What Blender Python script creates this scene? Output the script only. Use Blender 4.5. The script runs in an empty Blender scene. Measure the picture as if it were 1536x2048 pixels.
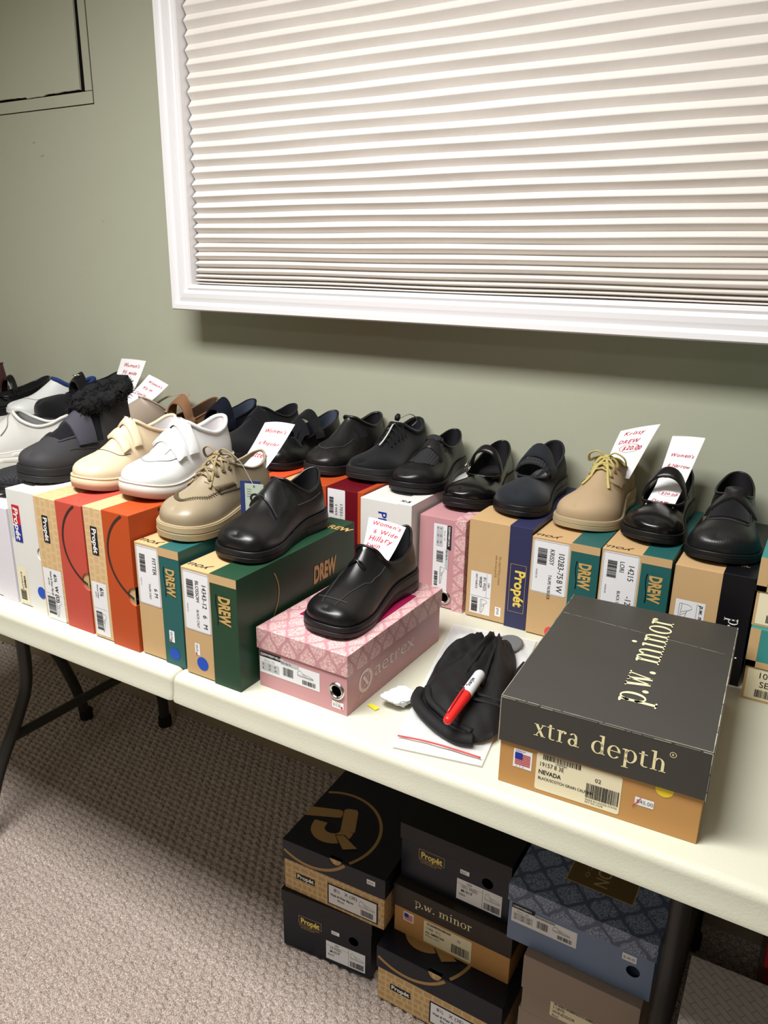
import bpy, bmesh, math, random
import numpy as np
from mathutils import Vector, Matrix
from mathutils.bvhtree import BVHTree
random.seed(7)
scene = bpy.context.scene
C = scene.collection
PI = math.pi

# ------------------------------------------------------------------ camera
FPX = 1540.0
CX, CY = 768.0, 1024.0
CAM = Vector((0.0, 0.0, 1.36))
def _n(v): return Vector(v).normalized()
_dx = -_n((-2000 - CX, 478 - CY, FPX))
_dz = Vector((-81.5, 4755, FPX)); _dz = -(_dz - _dx * _dz.dot(_dx)).normalized()
_dy = _dz.cross(_dx)
RW = Matrix((_dx, _dy, _dz))                 # world = RW @ (right, down, forward)
cam_d = bpy.data.cameras.new('camera')
cam = bpy.data.objects.new('camera', cam_d); C.objects.link(cam)
cam_d.sensor_fit = 'VERTICAL'; cam_d.sensor_height = 36.0; cam_d.sensor_width = 27.0
cam_d.lens = FPX / 2048 * 36.0
cam_d.clip_start = 0.02
_mr = RW @ Matrix(((1, 0, 0), (0, -1, 0), (0, 0, -1)))
cam.matrix_world = Matrix.Translation(CAM) @ _mr.to_4x4()
scene.camera = cam
def ray(px, py): return RW @ _n((px - CX, py - CY, FPX))
def onz(px, py, z):
    r = ray(px, py); return CAM + r * ((z - CAM.z) / r.z)
def ony(px, py, y):
    r = ray(px, py); return CAM + r * ((y - CAM.y) / r.y)

# ------------------------------------------------------------------ light and exposure
vs = scene.view_settings
scene.display_settings.display_device = 'sRGB'
vs.view_transform = 'Standard'; vs.look = 'None'; vs.gamma = 1.0; vs.use_curve_mapping = False
vs.exposure = -0.08
world = bpy.data.worlds.new('world'); scene.world = world
world.use_nodes = True
world.node_tree.nodes['Background'].inputs[0].default_value = (0.9, 0.95, 1.0, 1)
world.node_tree.nodes['Background'].inputs[1].default_value = 0.05
def area(name, loc, sx, sy, power, col, rot=(0, 0, 0)):
    d = bpy.data.lights.new(name, 'AREA'); d.shape = 'RECTANGLE'; d.size = sx; d.size_y = sy
    d.energy = power; d.color = col; d.spread = 2.7
    o = bpy.data.objects.new(name, d); C.objects.link(o); o.location = loc; o.rotation_euler = rot
    return o
area('ceiling_panel_light', (-0.86, 0.18, 2.50), 1.3, 0.5, 64, (1.0, 0.99, 0.975))
area('ceiling_panel_light', (-0.3, -1.5, 2.50), 1.1, 0.5, 11, (1.0, 0.99, 0.975))

# ------------------------------------------------------------------ materials
def lin(c):
    c = c / 255.0
    return c / 12.92 if c <= 0.04045 else ((c + 0.055) / 1.055) ** 2.4
def srgb(r, g, b, k=1.0): return (lin(r) * k, lin(g) * k, lin(b) * k, 1)
class NT:
    def __init__(s, m): s.t = m.node_tree; s.n = s.t.nodes; s.l = s.t.links
    def add(s, typ, **kw):
        nd = s.n.new(typ)
        for k, v in kw.items():
            if k in ('op',): nd.operation = v
            elif k.startswith('i_'):
                key = k[2:]
                nd.inputs[int(key) if key.isdigit() else key.replace('_', ' ')].default_value = v
            else: setattr(nd, k, v)
        return nd
    def link(s, a, b): s.l.new(a, b)
def mat(name, col, rough=0.6, spec=0.5, metal=0.0, bump=0.0, bscale=400, bdist=0.001, sheen=0.0, trans=0.0, coat=0.0, mottle=0.0, alpha=1.0):
    m = bpy.data.materials.new(name); m.use_nodes = True
    t = NT(m); b = t.n['Principled BSDF']
    b.inputs['Base Color'].default_value = col
    b.inputs['Roughness'].default_value = rough
    b.inputs['Specular IOR Level'].default_value = spec
    b.inputs['Metallic'].default_value = metal
    b.inputs['Sheen Weight'].default_value = sheen
    b.inputs['Coat Weight'].default_value = coat
    b.inputs['Transmission Weight'].default_value = trans
    b.inputs['Alpha'].default_value = alpha
    tc = t.add('ShaderNodeTexCoord')
    if bump > 0:
        n = t.add('ShaderNodeTexNoise'); n.inputs['Scale'].default_value = bscale; n.inputs['Detail'].default_value = 3
        t.link(tc.outputs['Object'], n.inputs['Vector'])
        bp = t.add('ShaderNodeBump'); bp.inputs['Strength'].default_value = bump; bp.inputs['Distance'].default_value = bdist
        t.link(n.outputs['Fac'], bp.inputs['Height']); t.link(bp.outputs['Normal'], b.inputs['Normal'])
    if mottle > 0:
        n = t.add('ShaderNodeTexNoise'); n.inputs['Scale'].default_value = 22; n.inputs['Detail'].default_value = 5
        t.link(tc.outputs['Object'], n.inputs['Vector'])
        mx = t.add('ShaderNodeMix', data_type='RGBA')
        mx.inputs[6].default_value = tuple(c * (1 - mottle) for c in col[:3]) + (1,)
        mx.inputs[7].default_value = tuple(min(1, c * (1 + mottle)) for c in col[:3]) + (1,)
        t.link(n.outputs['Fac'], mx.inputs[0]); t.link(mx.outputs[2], b.inputs['Base Color'])
    return m
def leather(name, col, rough=0.36, bump=0.25, scale=900):
    return mat(name, col, rough, 0.5, bump=bump, bscale=scale, bdist=0.0006)
M = {}
M['wall'] = mat('sage_wall_paint', srgb(178, 180, 160), 0.75, 0.2, bump=0.08, bscale=260, bdist=0.0008, mottle=0.02)
M['white_trim'] = mat('white_gloss_trim', srgb(240, 238, 240), 0.4, 0.4)
M['ceiling'] = mat('ceiling_white', srgb(225, 223, 215), 0.9, 0.1)
M['baseboard'] = mat('beige_baseboard', srgb(158, 142, 118), 0.5, 0.3)
M['black_gap'] = mat('dark_gap', srgb(14, 13, 12), 0.9, 0.1)
M['blind'] = mat('blind_fabric', srgb(232, 226, 220), 0.85, 0.1, bump=0.3, bscale=700, bdist=0.0006, mottle=0.03)
M['table'] = mat('table_plastic', srgb(206, 205, 186), 0.42, 0.4, bump=0.35, bscale=330, bdist=0.0007, mottle=0.02)
M['leg'] = mat('grey_steel', srgb(50, 47, 45), 0.4, 0.5, metal=0.3, mottle=0.08)
M['rubber'] = mat('black_rubber', srgb(18, 18, 19), 0.6, 0.3)
def box_mat(name, col, rough=0.5, mottle=0.04, spec=0.35):
    return mat(name, col, rough, spec, bump=0.12, bscale=120, bdist=0.0006, mottle=mottle)
M['kraft'] = box_mat('kraft_card', srgb(196, 162, 116), 0.6)
M['kraft2'] = box_mat('brown_kraft_card', srgb(188, 140, 82), 0.6)
M['white_card'] = box_mat('white_card', srgb(222, 221, 216), 0.5, 0.02)
M['lilac_card'] = box_mat('pale_card', srgb(220, 216, 224), 0.5, 0.02)
M['teal'] = box_mat('teal_print', srgb(36, 92, 90), 0.4, 0.05)
M['teal2'] = box_mat('bright_teal_print', srgb(58, 136, 132), 0.4, 0.05)
M['green'] = box_mat('dark_green_print', srgb(32, 66, 46), 0.38, 0.08)
M['red'] = box_mat('coral_red_print', srgb(190, 76, 62), 0.5, 0.03)
M['orange'] = box_mat('orange_print', srgb(182, 74, 30), 0.5, 0.03)
M['redorange'] = box_mat('red_orange_print', srgb(222, 84, 44), 0.5, 0.03)
M['maroon'] = box_mat('maroon_gloss', srgb(104, 18, 30), 0.25, 0.04)
M['navy'] = box_mat('navy_print', srgb(48, 50, 84), 0.35, 0.05)
M['darknavy'] = box_mat('dark_navy_print', srgb(20, 23, 35), 0.36, 0.06)
M['blackcard'] = box_mat('black_print', srgb(17, 16, 20), 0.34, 0.06)
M['charcoal'] = box_mat('charcoal_print', srgb(62, 60, 56), 0.42, 0.06)
M['brownblack'] = box_mat('brown_black_print', srgb(46, 38, 32), 0.45, 0.06)
M['pink'] = box_mat('pink_card', srgb(196, 144, 148), 0.35, 0.03)
M['blue'] = box_mat('slate_blue_card', srgb(112, 130, 160), 0.4, 0.03)
M['taupebox'] = box_mat('taupe_card', srgb(150, 134, 120), 0.6, 0.04)
M['paper'] = mat('white_paper', srgb(238, 238, 240), 0.7, 0.2)
M['labelpaper'] = mat('label_paper', srgb(228, 228, 230), 0.6, 0.2)
M['cream'] = mat('cream_label', srgb(232, 222, 190), 0.6, 0.2)
M['ink'] = mat('black_ink', srgb(34, 34, 38), 0.6, 0.2)
M['greyink'] = mat('grey_ink', srgb(120, 120, 124), 0.6, 0.2)
M['lightgrey'] = mat('grey_tint', srgb(188, 190, 192), 0.6, 0.2)
M['redink'] = mat('red_ink', srgb(196, 16, 48), 0.6, 0.2)
M['blueink'] = mat('blue_ink', srgb(28, 48, 140), 0.5, 0.3)
M['bluedot'] = mat('blue_dot', srgb(30, 78, 186), 0.5, 0.3)
M['reddot'] = mat('red_dot', srgb(220, 72, 68), 0.5, 0.3)
M['yellowdot'] = mat('yellow_dot', srgb(236, 206, 50), 0.5, 0.3)
M['gold'] = mat('gold_print', srgb(196, 160, 96), 0.4, 0.5)
M['goldy'] = mat('yellow_gold_print', srgb(232, 204, 96), 0.4, 0.5)
M['creamprint'] = mat('cream_print', srgb(238, 226, 178), 0.5, 0.3)
M['tanring'] = mat('tan_print', srgb(166, 132, 84), 0.5, 0.3)
M['darkline'] = mat('dark_brown_print', srgb(56, 44, 38), 0.5, 0.3)
M['redlogo'] = mat('red_print', srgb(196, 40, 52), 0.4, 0.3)
M['bluelogo'] = mat('blue_print', srgb(26, 48, 150), 0.4, 0.3)
M['whiteprint'] = mat('white_print', srgb(236, 234, 230), 0.5, 0.3)
M['pinkprint'] = mat('pale_pink_print', srgb(226, 205, 200), 0.4, 0.4)
M['magenta'] = mat('magenta_print', srgb(150, 24, 72), 0.35, 0.4)
M['bronze'] = mat('bronze_print', srgb(104, 86, 52), 0.35, 0.5, metal=0.3)
M['bronzeline'] = mat('pale_bronze_print', srgb(176, 156, 110), 0.35, 0.5)
M['chrome'] = mat('chrome', srgb(210, 208, 204), 0.2, 0.5, metal=1.0)

def uvpattern(name, ca, cb, px, py, thr=0.1, rough=0.4):
    """floral ogee lattice printed on card, driven by the box UVs (metres)"""
    m = bpy.data.materials.new(name); m.use_nodes = True
    t = NT(m); b = t.n['Principled BSDF']; b.inputs['Roughness'].default_value = rough
    uv = t.add('ShaderNodeUVMap'); uv.uv_map = 'UVMap'
    nz = t.add('ShaderNodeTexNoise'); nz.inputs['Scale'].default_value = 90; nz.inputs['Detail'].default_value = 2
    t.link(uv.outputs[0], nz.inputs['Vector'])
    ad = t.add('ShaderNodeVectorMath', op='MULTIPLY_ADD')
    t.link(nz.outputs['Color'], ad.inputs[0]); ad.inputs[1].default_value = (0.006, 0.006, 0); t.link(uv.outputs[0], ad.inputs[2])
    sp = t.add('ShaderNodeSeparateXYZ'); t.link(ad.outputs[0], sp.inputs[0])
    def cosn(sock, per, ph=0.0):
        a = t.add('ShaderNodeMath', op='MULTIPLY'); t.link(sock, a.inputs[0]); a.inputs[1].default_value = 2 * PI / per
        a2 = t.add('ShaderNodeMath', op='ADD'); t.link(a.outputs[0], a2.inputs[0]); a2.inputs[1].default_value = ph
        c = t.add('ShaderNodeMath', op='COSINE'); t.link(a2.outputs[0], c.inputs[0]); return c.outputs[0]
    def mth(op, a, b=None):
        n_ = t.add('ShaderNodeMath', op=op)
        for k_, q_ in ((0, a), (1, b)):
            if q_ is None: continue
            if isinstance(q_, (int, float)): n_.inputs[k_].default_value = q_
            else: t.link(q_, n_.inputs[k_])
        return n_.outputs[0]
    wav = mth('MULTIPLY', cosn(sp.outputs[1], py), 0.21)
    xs = mth('MULTIPLY', sp.outputs[0], 1.0 / px)
    g = []
    for sgn, ph in ((1, 0.0), (-1, 0.5)):
        u = mth('ADD', mth('ADD', xs, mth('MULTIPLY', wav, sgn)), ph)
        g.append(mth('ABSOLUTE', mth('SINE', mth('MULTIPLY', u, PI))))
    band = mth('MINIMUM', g[0], g[1])
    v = t.add('ShaderNodeTexVoronoi'); v.feature = 'DISTANCE_TO_EDGE'; v.inputs['Scale'].default_value = 230
    t.link(ad.outputs[0], v.inputs['Vector'])
    leaf = mth('ADD', mth('MULTIPLY', v.outputs['Distance'], 1.6), 0.12)
    mn = t.add('ShaderNodeMath', op='MINIMUM'); t.link(band, mn.inputs[0]); t.link(leaf, mn.inputs[1])
    r = t.add('ShaderNodeValToRGB'); t.link(mn.outputs[0], r.inputs[0])
    r.color_ramp.elements[0].position = thr; r.color_ramp.elements[0].color = ca
    r.color_ramp.elements[1].position = thr + 0.16; r.color_ramp.elements[1].color = cb
    t.link(r.outputs[0], b.inputs['Base Color'])
    return m
M['damask_pink'] = uvpattern('pink_damask', srgb(192, 138, 144), srgb(226, 190, 187), 0.036, 0.050, 0.16)
M['damask_blue'] = uvpattern('blue_damask', srgb(70, 82, 108), srgb(136, 150, 176), 0.056, 0.062, 0.17)
def maze(name, ca, cb):
    m = bpy.data.materials.new(name); m.use_nodes = True
    t = NT(m); b = t.n['Principled BSDF']; b.inputs['Roughness'].default_value = 0.6
    uv = t.add('ShaderNodeUVMap'); uv.uv_map = 'UVMap'
    br = t.add('ShaderNodeTexBrick'); t.link(uv.outputs[0], br.inputs['Vector'])
    br.inputs['Scale'].default_value = 1.0; br.inputs['Brick Width'].default_value = 0.020; br.inputs['Row Height'].default_value = 0.0135
    br.inputs['Mortar Size'].default_value = 0.0022; br.offset = 0.37; br.squash = 0.6; br.squash_frequency = 2
    br.inputs['Color1'].default_value = ca; br.inputs['Color2'].default_value = ca; br.inputs['Mortar'].default_value = cb
    t.link(br.outputs['Color'], b.inputs['Base Color']); return m
M['maze'] = maze('kraft_maze_print', srgb(204, 170, 122), srgb(212, 182, 136))
M['maze2'] = maze('kraft_maze_print_dark', srgb(186, 150, 100), srgb(206, 176, 128))
def crosshatch():
    m = bpy.data.materials.new('grey_crosshatch_card'); m.use_nodes = True
    t = NT(m); b = t.n['Principled BSDF']; b.inputs['Roughness'].default_value = 0.4
    uv = t.add('ShaderNodeUVMap'); uv.uv_map = 'UVMap'
    mp = t.add('ShaderNodeMapping'); mp.inputs['Rotation'].default_value = (0, 0, 0.7); t.link(uv.outputs[0], mp.inputs[0])
    br = t.add('ShaderNodeTexBrick'); t.link(mp.outputs[0], br.inputs['Vector'])
    br.inputs['Scale'].default_value = 1.0; br.inputs['Brick Width'].default_value = 0.026; br.inputs['Row Height'].default_value = 0.010
    br.inputs['Mortar Size'].default_value = 0.0006; br.offset = 0.5
    br.inputs['Color1'].default_value = srgb(170, 164, 164); br.inputs['Color2'].default_value = srgb(164, 158, 158); br.inputs['Mortar'].default_value = srgb(128, 120, 120)
    t.link(br.outputs['Color'], b.inputs['Base Color']); return m
M['crosshatch'] = crosshatch()
def carpet():
    m = bpy.data.materials.new('loop_carpet'); m.use_nodes = True
    t = NT(m); b = t.n['Principled BSDF']; b.inputs['Roughness'].default_value = 0.95; b.inputs['Specular IOR Level'].default_value = 0.1
    tc = t.add('ShaderNodeTexCoord')
    n = t.add('ShaderNodeTexNoise'); n.inputs['Scale'].default_value = 420; n.inputs['Detail'].default_value = 3
    t.link(tc.outputs['Object'], n.inputs['Vector'])
    r = t.add('ShaderNodeValToRGB'); t.link(n.outputs['Fac'], r.inputs[0])
    r.color_ramp.elements[0].position = 0.30; r.color_ramp.elements[0].color = srgb(112, 94, 84)
    r.color_ramp.elements[1].position = 0.70; r.color_ramp.elements[1].color = srgb(222, 208, 198)
    t.link(r.outputs[0], b.inputs['Base Color'])
    bp = t.add('ShaderNodeBump'); bp.inputs['Strength'].default_value = 0.6; bp.inputs['Distance'].default_value = 0.002
    t.link(n.outputs['Fac'], bp.inputs['Height']); t.link(bp.outputs['Normal'], b.inputs['Normal'])
    return m
M['carpet'] = carpet()

# ------------------------------------------------------------------ mesh helpers
def obj(name, V, F, mats, parent=None, smooth=False, mi=None, loc=None, auto=None, uv=None):
    me = bpy.data.meshes.new(name)
    me.from_pydata([tuple(v) for v in V], [], [tuple(f) for f in F]); me.update()
    if not isinstance(mats, (list, tuple)): mats = [mats]
    for m in mats: me.materials.append(m if not isinstance(m, str) else M[m])
    if mi is not None: me.polygons.foreach_set('material_index', mi)
    if smooth: me.polygons.foreach_set('use_smooth', [True] * len(me.polygons))
    o = bpy.data.objects.new(name, me); C.objects.link(o)
    if parent is not None: o.parent = parent
    if loc is not None: o.location = loc
    return o
def recalc(o):
    bm = bmesh.new(); bm.from_mesh(o.data); bmesh.ops.remove_doubles(bm, verts=bm.verts, dist=1e-6)
    bmesh.ops.recalc_face_normals(bm, faces=bm.faces); bm.to_mesh(o.data); bm.free()
def thing(name, label, cat, loc=(0, 0, 0), rz=0.0, group=None):
    o = bpy.data.objects.new(name, None); C.objects.link(o); o.empty_display_size = 0.02
    o.location = loc; o.rotation_euler = (0, 0, rz); o['label'] = label; o['category'] = cat
    if group: o['group'] = group
    return o
def tag(o, label, cat, group=None):
    o['label'] = label; o['category'] = cat
    if group: o['group'] = group
    return o
def struct(o): o['kind'] = 'structure'; return o
def boxVF(x0, y0, z0, x1, y1, z1):
    V = [(x0, y0, z0), (x1, y0, z0), (x1, y1, z0), (x0, y1, z0), (x0, y0, z1), (x1, y0, z1), (x1, y1, z1), (x0, y1, z1)]
    F = [(0, 3, 2, 1), (4, 5, 6, 7), (0, 1, 5, 4), (1, 2, 6, 5), (2, 3, 7, 6), (3, 0, 4, 7)]
    return V, F
def merge(*parts):
    V = []; F = []
    for v, f in parts:
        n = len(V); V += list(v); F += [tuple(i + n for i in q) for q in f]
    return V, F
def tubeVF(pts, r, seg=8, closed=False, flat=1.0, up=None, cap=True):
    pts = [Vector(p) for p in pts]; n = len(pts); V = []; F = []
    rr = r if isinstance(r, (list, tuple)) else [r] * n
    prev = None
    for i, p in enumerate(pts):
        a = pts[(i - 1) % n] if (closed or i > 0) else p
        b = pts[(i + 1) % n] if (closed or i < n - 1) else p
        d = (b - a).normalized() if (b - a).length > 1e-9 else Vector((0, 0, 1))
        if up is not None: u = Vector(up)
        elif prev is None: u = Vector((0, 0, 1)) if abs(d.z) < 0.9 else Vector((1, 0, 0))
        else: u = prev
        s = d.cross(u)
        if s.length < 1e-6: s = d.cross(Vector((1, 0.3, 0)))
        s.normalize(); u = s.cross(d).normalized(); prev = u
        for k in range(seg):
            an = 2 * PI * k / seg
            V.append(p + (s * math.cos(an) + u * math.sin(an) * flat) * rr[i])
    m = n if closed else n - 1
    for i in range(m):
        j = (i + 1) % n
        for k in range(seg):
            F.append((i * seg + k, i * seg + (k + 1) % seg, j * seg + (k + 1) % seg, j * seg + k))
    if not closed and cap:
        F.append(tuple(range(seg))[::-1]); F.append(tuple((n - 1) * seg + k for k in range(seg)))
    return V, F
def catmull(P, n=40, closed=False):
    P = [Vector(p) for p in P]; out = []
    m = len(P)
    for i in range(n + 1):
        u = i / n * (m - 1); k = min(int(u), m - 2); f = u - k
        p0 = P[max(k - 1, 0)]; p1 = P[k]; p2 = P[k + 1]; p3 = P[min(k + 2, m - 1)]
        out.append(0.5 * ((2 * p1) + (p2 - p0) * f + (2 * p0 - 5 * p1 + 4 * p2 - p3) * f * f + (3 * p1 - p0 - 3 * p2 + p3) * f ** 3))
    return out
def lerp(a, b, t): return a + (b - a) * t
def sst(t): t = max(0.0, min(1.0, t)); return t * t * (3 - 2 * t)
def interp(tab, t):
    """monotone table lookup with smooth (cubic) segments; tab sorted by rising t"""
    if t <= tab[0][0]: return tab[0][1]
    if t >= tab[-1][0]: return tab[-1][1]
    n = len(tab)
    for i in range(n - 1):
        if t <= tab[i + 1][0]:
            x0, y0 = tab[i]; x1, y1 = tab[i + 1]
            def sl(j):
                if j <= 0: return (tab[1][1] - tab[0][1]) / (tab[1][0] - tab[0][0])
                if j >= n - 1: return (tab[-1][1] - tab[-2][1]) / (tab[-1][0] - tab[-2][0])
                return (tab[j + 1][1] - tab[j - 1][1]) / (tab[j + 1][0] - tab[j - 1][0])
            h = x1 - x0; f = (t - x0) / h
            return ((2 * f ** 3 - 3 * f * f + 1) * y0 + (f ** 3 - 2 * f * f + f) * h * sl(i) + (-2 * f ** 3 + 3 * f * f) * y1 + (f ** 3 - f * f) * h * sl(i + 1))
def join_mesh_text():
    pass
# ------------------------------------------------------------------ flat printing: text, labels, stickers
_tc = {}
def text2d(s, bold=0.0):
    """letters of the built-in font as 2D polygons, cap height 1, starting at x=0"""
    key = (s, bold)
    if key in _tc: return _tc[key]
    cu = bpy.data.curves.new('lettering', 'FONT'); cu.body = s; cu.size = 1.0; cu.resolution_u = 3; cu.offset = bold
    o = bpy.data.objects.new('lettering', cu); C.objects.link(o)
    dg = bpy.context.evaluated_depsgraph_get(); dg.update()
    me = bpy.data.meshes.new_from_object(o.evaluated_get(dg))
    V = [(v.co.x / 0.73, v.co.y / 0.73) for v in me.vertices]; F = [tuple(p.vertices) for p in me.polygons]
    bpy.data.objects.remove(o); bpy.data.curves.remove(cu); bpy.data.meshes.remove(me)
    w = max((v[0] for v in V), default=0)
    _tc[key] = (V, F, w); return _tc[key]
class Decal:
    def __init__(s): s.V = []; s.F = []; s.m = []; s.mats = []
    def mi(s, m):
        if m not in s.mats: s.mats.append(m)
        return s.mats.index(m)
    def add(s, V2, F, m, layer=0):
        n = len(s.V); k = s.mi(m)
        s.V += [(x, y, layer) for x, y in V2]; s.F += [tuple(i + n for i in f) for f in F]; s.m += [k] * len(F)
    def rect(s, x, y, w, h, m, layer=0): s.add([(x, y), (x + w, y), (x + w, y + h), (x, y + h)], [(0, 1, 2, 3)], m, layer)
    def poly(s, pts, m, layer=0): s.add(pts, [tuple(range(len(pts)))], m, layer)
    def rrect(s, x, y, w, h, r, m, layer=0, corners=(1, 1, 1, 1)):
        pts = []
        for i, (cx, cy, a0) in enumerate(((x + r, y + r, PI), (x + w - r, y + r, 1.5 * PI), (x + w - r, y + h - r, 0), (x + r, y + h - r, PI / 2))):
            if corners[i]:
                for k in range(7): a = a0 + PI / 2 * k / 6; pts.append((cx + r * math.cos(a), cy + r * math.sin(a)))
            else: pts.append(((x, y), (x + w, y), (x + w, y + h), (x, y + h))[i])
        s.poly(pts, m, layer)
    def disc(s, x, y, r, m, layer=0, ry=None, n=28):
        s.poly([(x + r * math.cos(2 * PI * k / n), y + (ry or r) * math.sin(2 * PI * k / n)) for k in range(n)], m, layer)
    def ring(s, x, y, r0, r1, m, layer=0, a0=0, a1=2 * PI, n=40, clip=None, sy=1.0):
        V = []; F = []
        for k in range(n + 1):
            a = a0 + (a1 - a0) * k / n
            for r in (r0, r1): V.append((x + r * math.cos(a), y + r * sy * math.sin(a)))
        for k in range(n):
            q = (2 * k, 2 * k + 1, 2 * k + 3, 2 * k + 2)
            if clip is None or all(clip(*V[i]) for i in q): F.append(q)
        used = sorted({i for q in F for i in q}); mp = {a: b for b, a in enumerate(used)}
        s.add([V[i] for i in used], [tuple(mp[i] for i in q) for q in F], m, layer)
    def line(s, pts, w, m, layer=0):
        for (x0, y0), (x1, y1) in zip(pts[:-1], pts[1:]):
            dx, dy = x1 - x0, y1 - y0; L = math.hypot(dx, dy) or 1; nx, ny = -dy / L * w / 2, dx / L * w / 2
            s.add([(x0 + nx, y0 + ny), (x0 - nx, y0 - ny), (x1 - nx, y1 - ny), (x1 + nx, y1 + ny)], [(0, 1, 2, 3)], m, layer)
    def text(s, t, x, y, h, m, layer=1, sx=1.0, bold=0.0, shear=0.0, rot=0.0, w=None, align='l'):
        V, F, tw = text2d(t, bold)
        k = h
        if w: sx = w / (tw * k) if tw else 1
        off = 0 if align == 'l' else (-tw * k * sx / 2 if align == 'c' else -tw * k * sx)
        out = []
        cr, sr = math.cos(rot), math.sin(rot)
        for a, b in V:
            u = a * k * sx + shear * b * k + off; v = b * k
            out.append((x + u * cr - v * sr, y + u * sr + v * cr))
        s.add(out, F, m, layer)
    def glyphs(s, t, x, y, h, m, layer=1, w=None, rot=0.0):
        V, F, tw = serif(t); sx = (w / tw) if w else h
        cr, sr = math.cos(rot), math.sin(rot)
        s.add([(x + a * sx * cr - b * h * sr, y + a * sx * sr + b * h * cr) for a, b in V], F, m, layer)
    def bars(s, x, y, w, h, m='ink', layer=1, seed=1, vertical=False):
        rnd = random.Random(seed); u = 0
        L = h if vertical else w
        while u < L - 0.0005:
            bw = rnd.choice((0.0004, 0.0006, 0.0009, 0.0012)); bw = min(bw, L - u)
            if vertical: s.rect(x, y + u, w, bw, m, layer)
            else: s.rect(x + u, y, bw, h, m, layer)
            u += bw + rnd.choice((0.0004, 0.0006, 0.0009))
    def sketch(s, x, y, w, h, m='greyink', layer=1):
        """line drawing of a shoe"""
        p = [(0, .1), (.02, .62), (.08, .9), (.2, .95), (.32, .62), (.42, .55), (.6, .5), (.85, .35), (.98, .22), (1, .05), (.9, 0), (.05, 0), (0, .1)]
        s.line([(x + a * w, y + b * h) for a, b in p], 0.0005, m, layer)
        s.line([(x + .02 * w, y + .2 * h), (x + .5 * w, y + .14 * h), (x + .98 * w, y + .16 * h)], 0.0005, m, layer)
        s.line([(x + .3 * w, y + .6 * h), (x + .42 * w, y + .2 * h)], 0.0005, m, layer)
        s.line([(x + .42 * w, y + .55 * h), (x + .55 * w, y + .2 * h)], 0.0005, m, layer)
    def emit(s, name, parent, xf, eps=0.00035):
        return obj(name, [xf(x, y, (l + 1) * eps) for x, y, l in s.V], s.F, s.mats, parent, mi=s.m)

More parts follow.
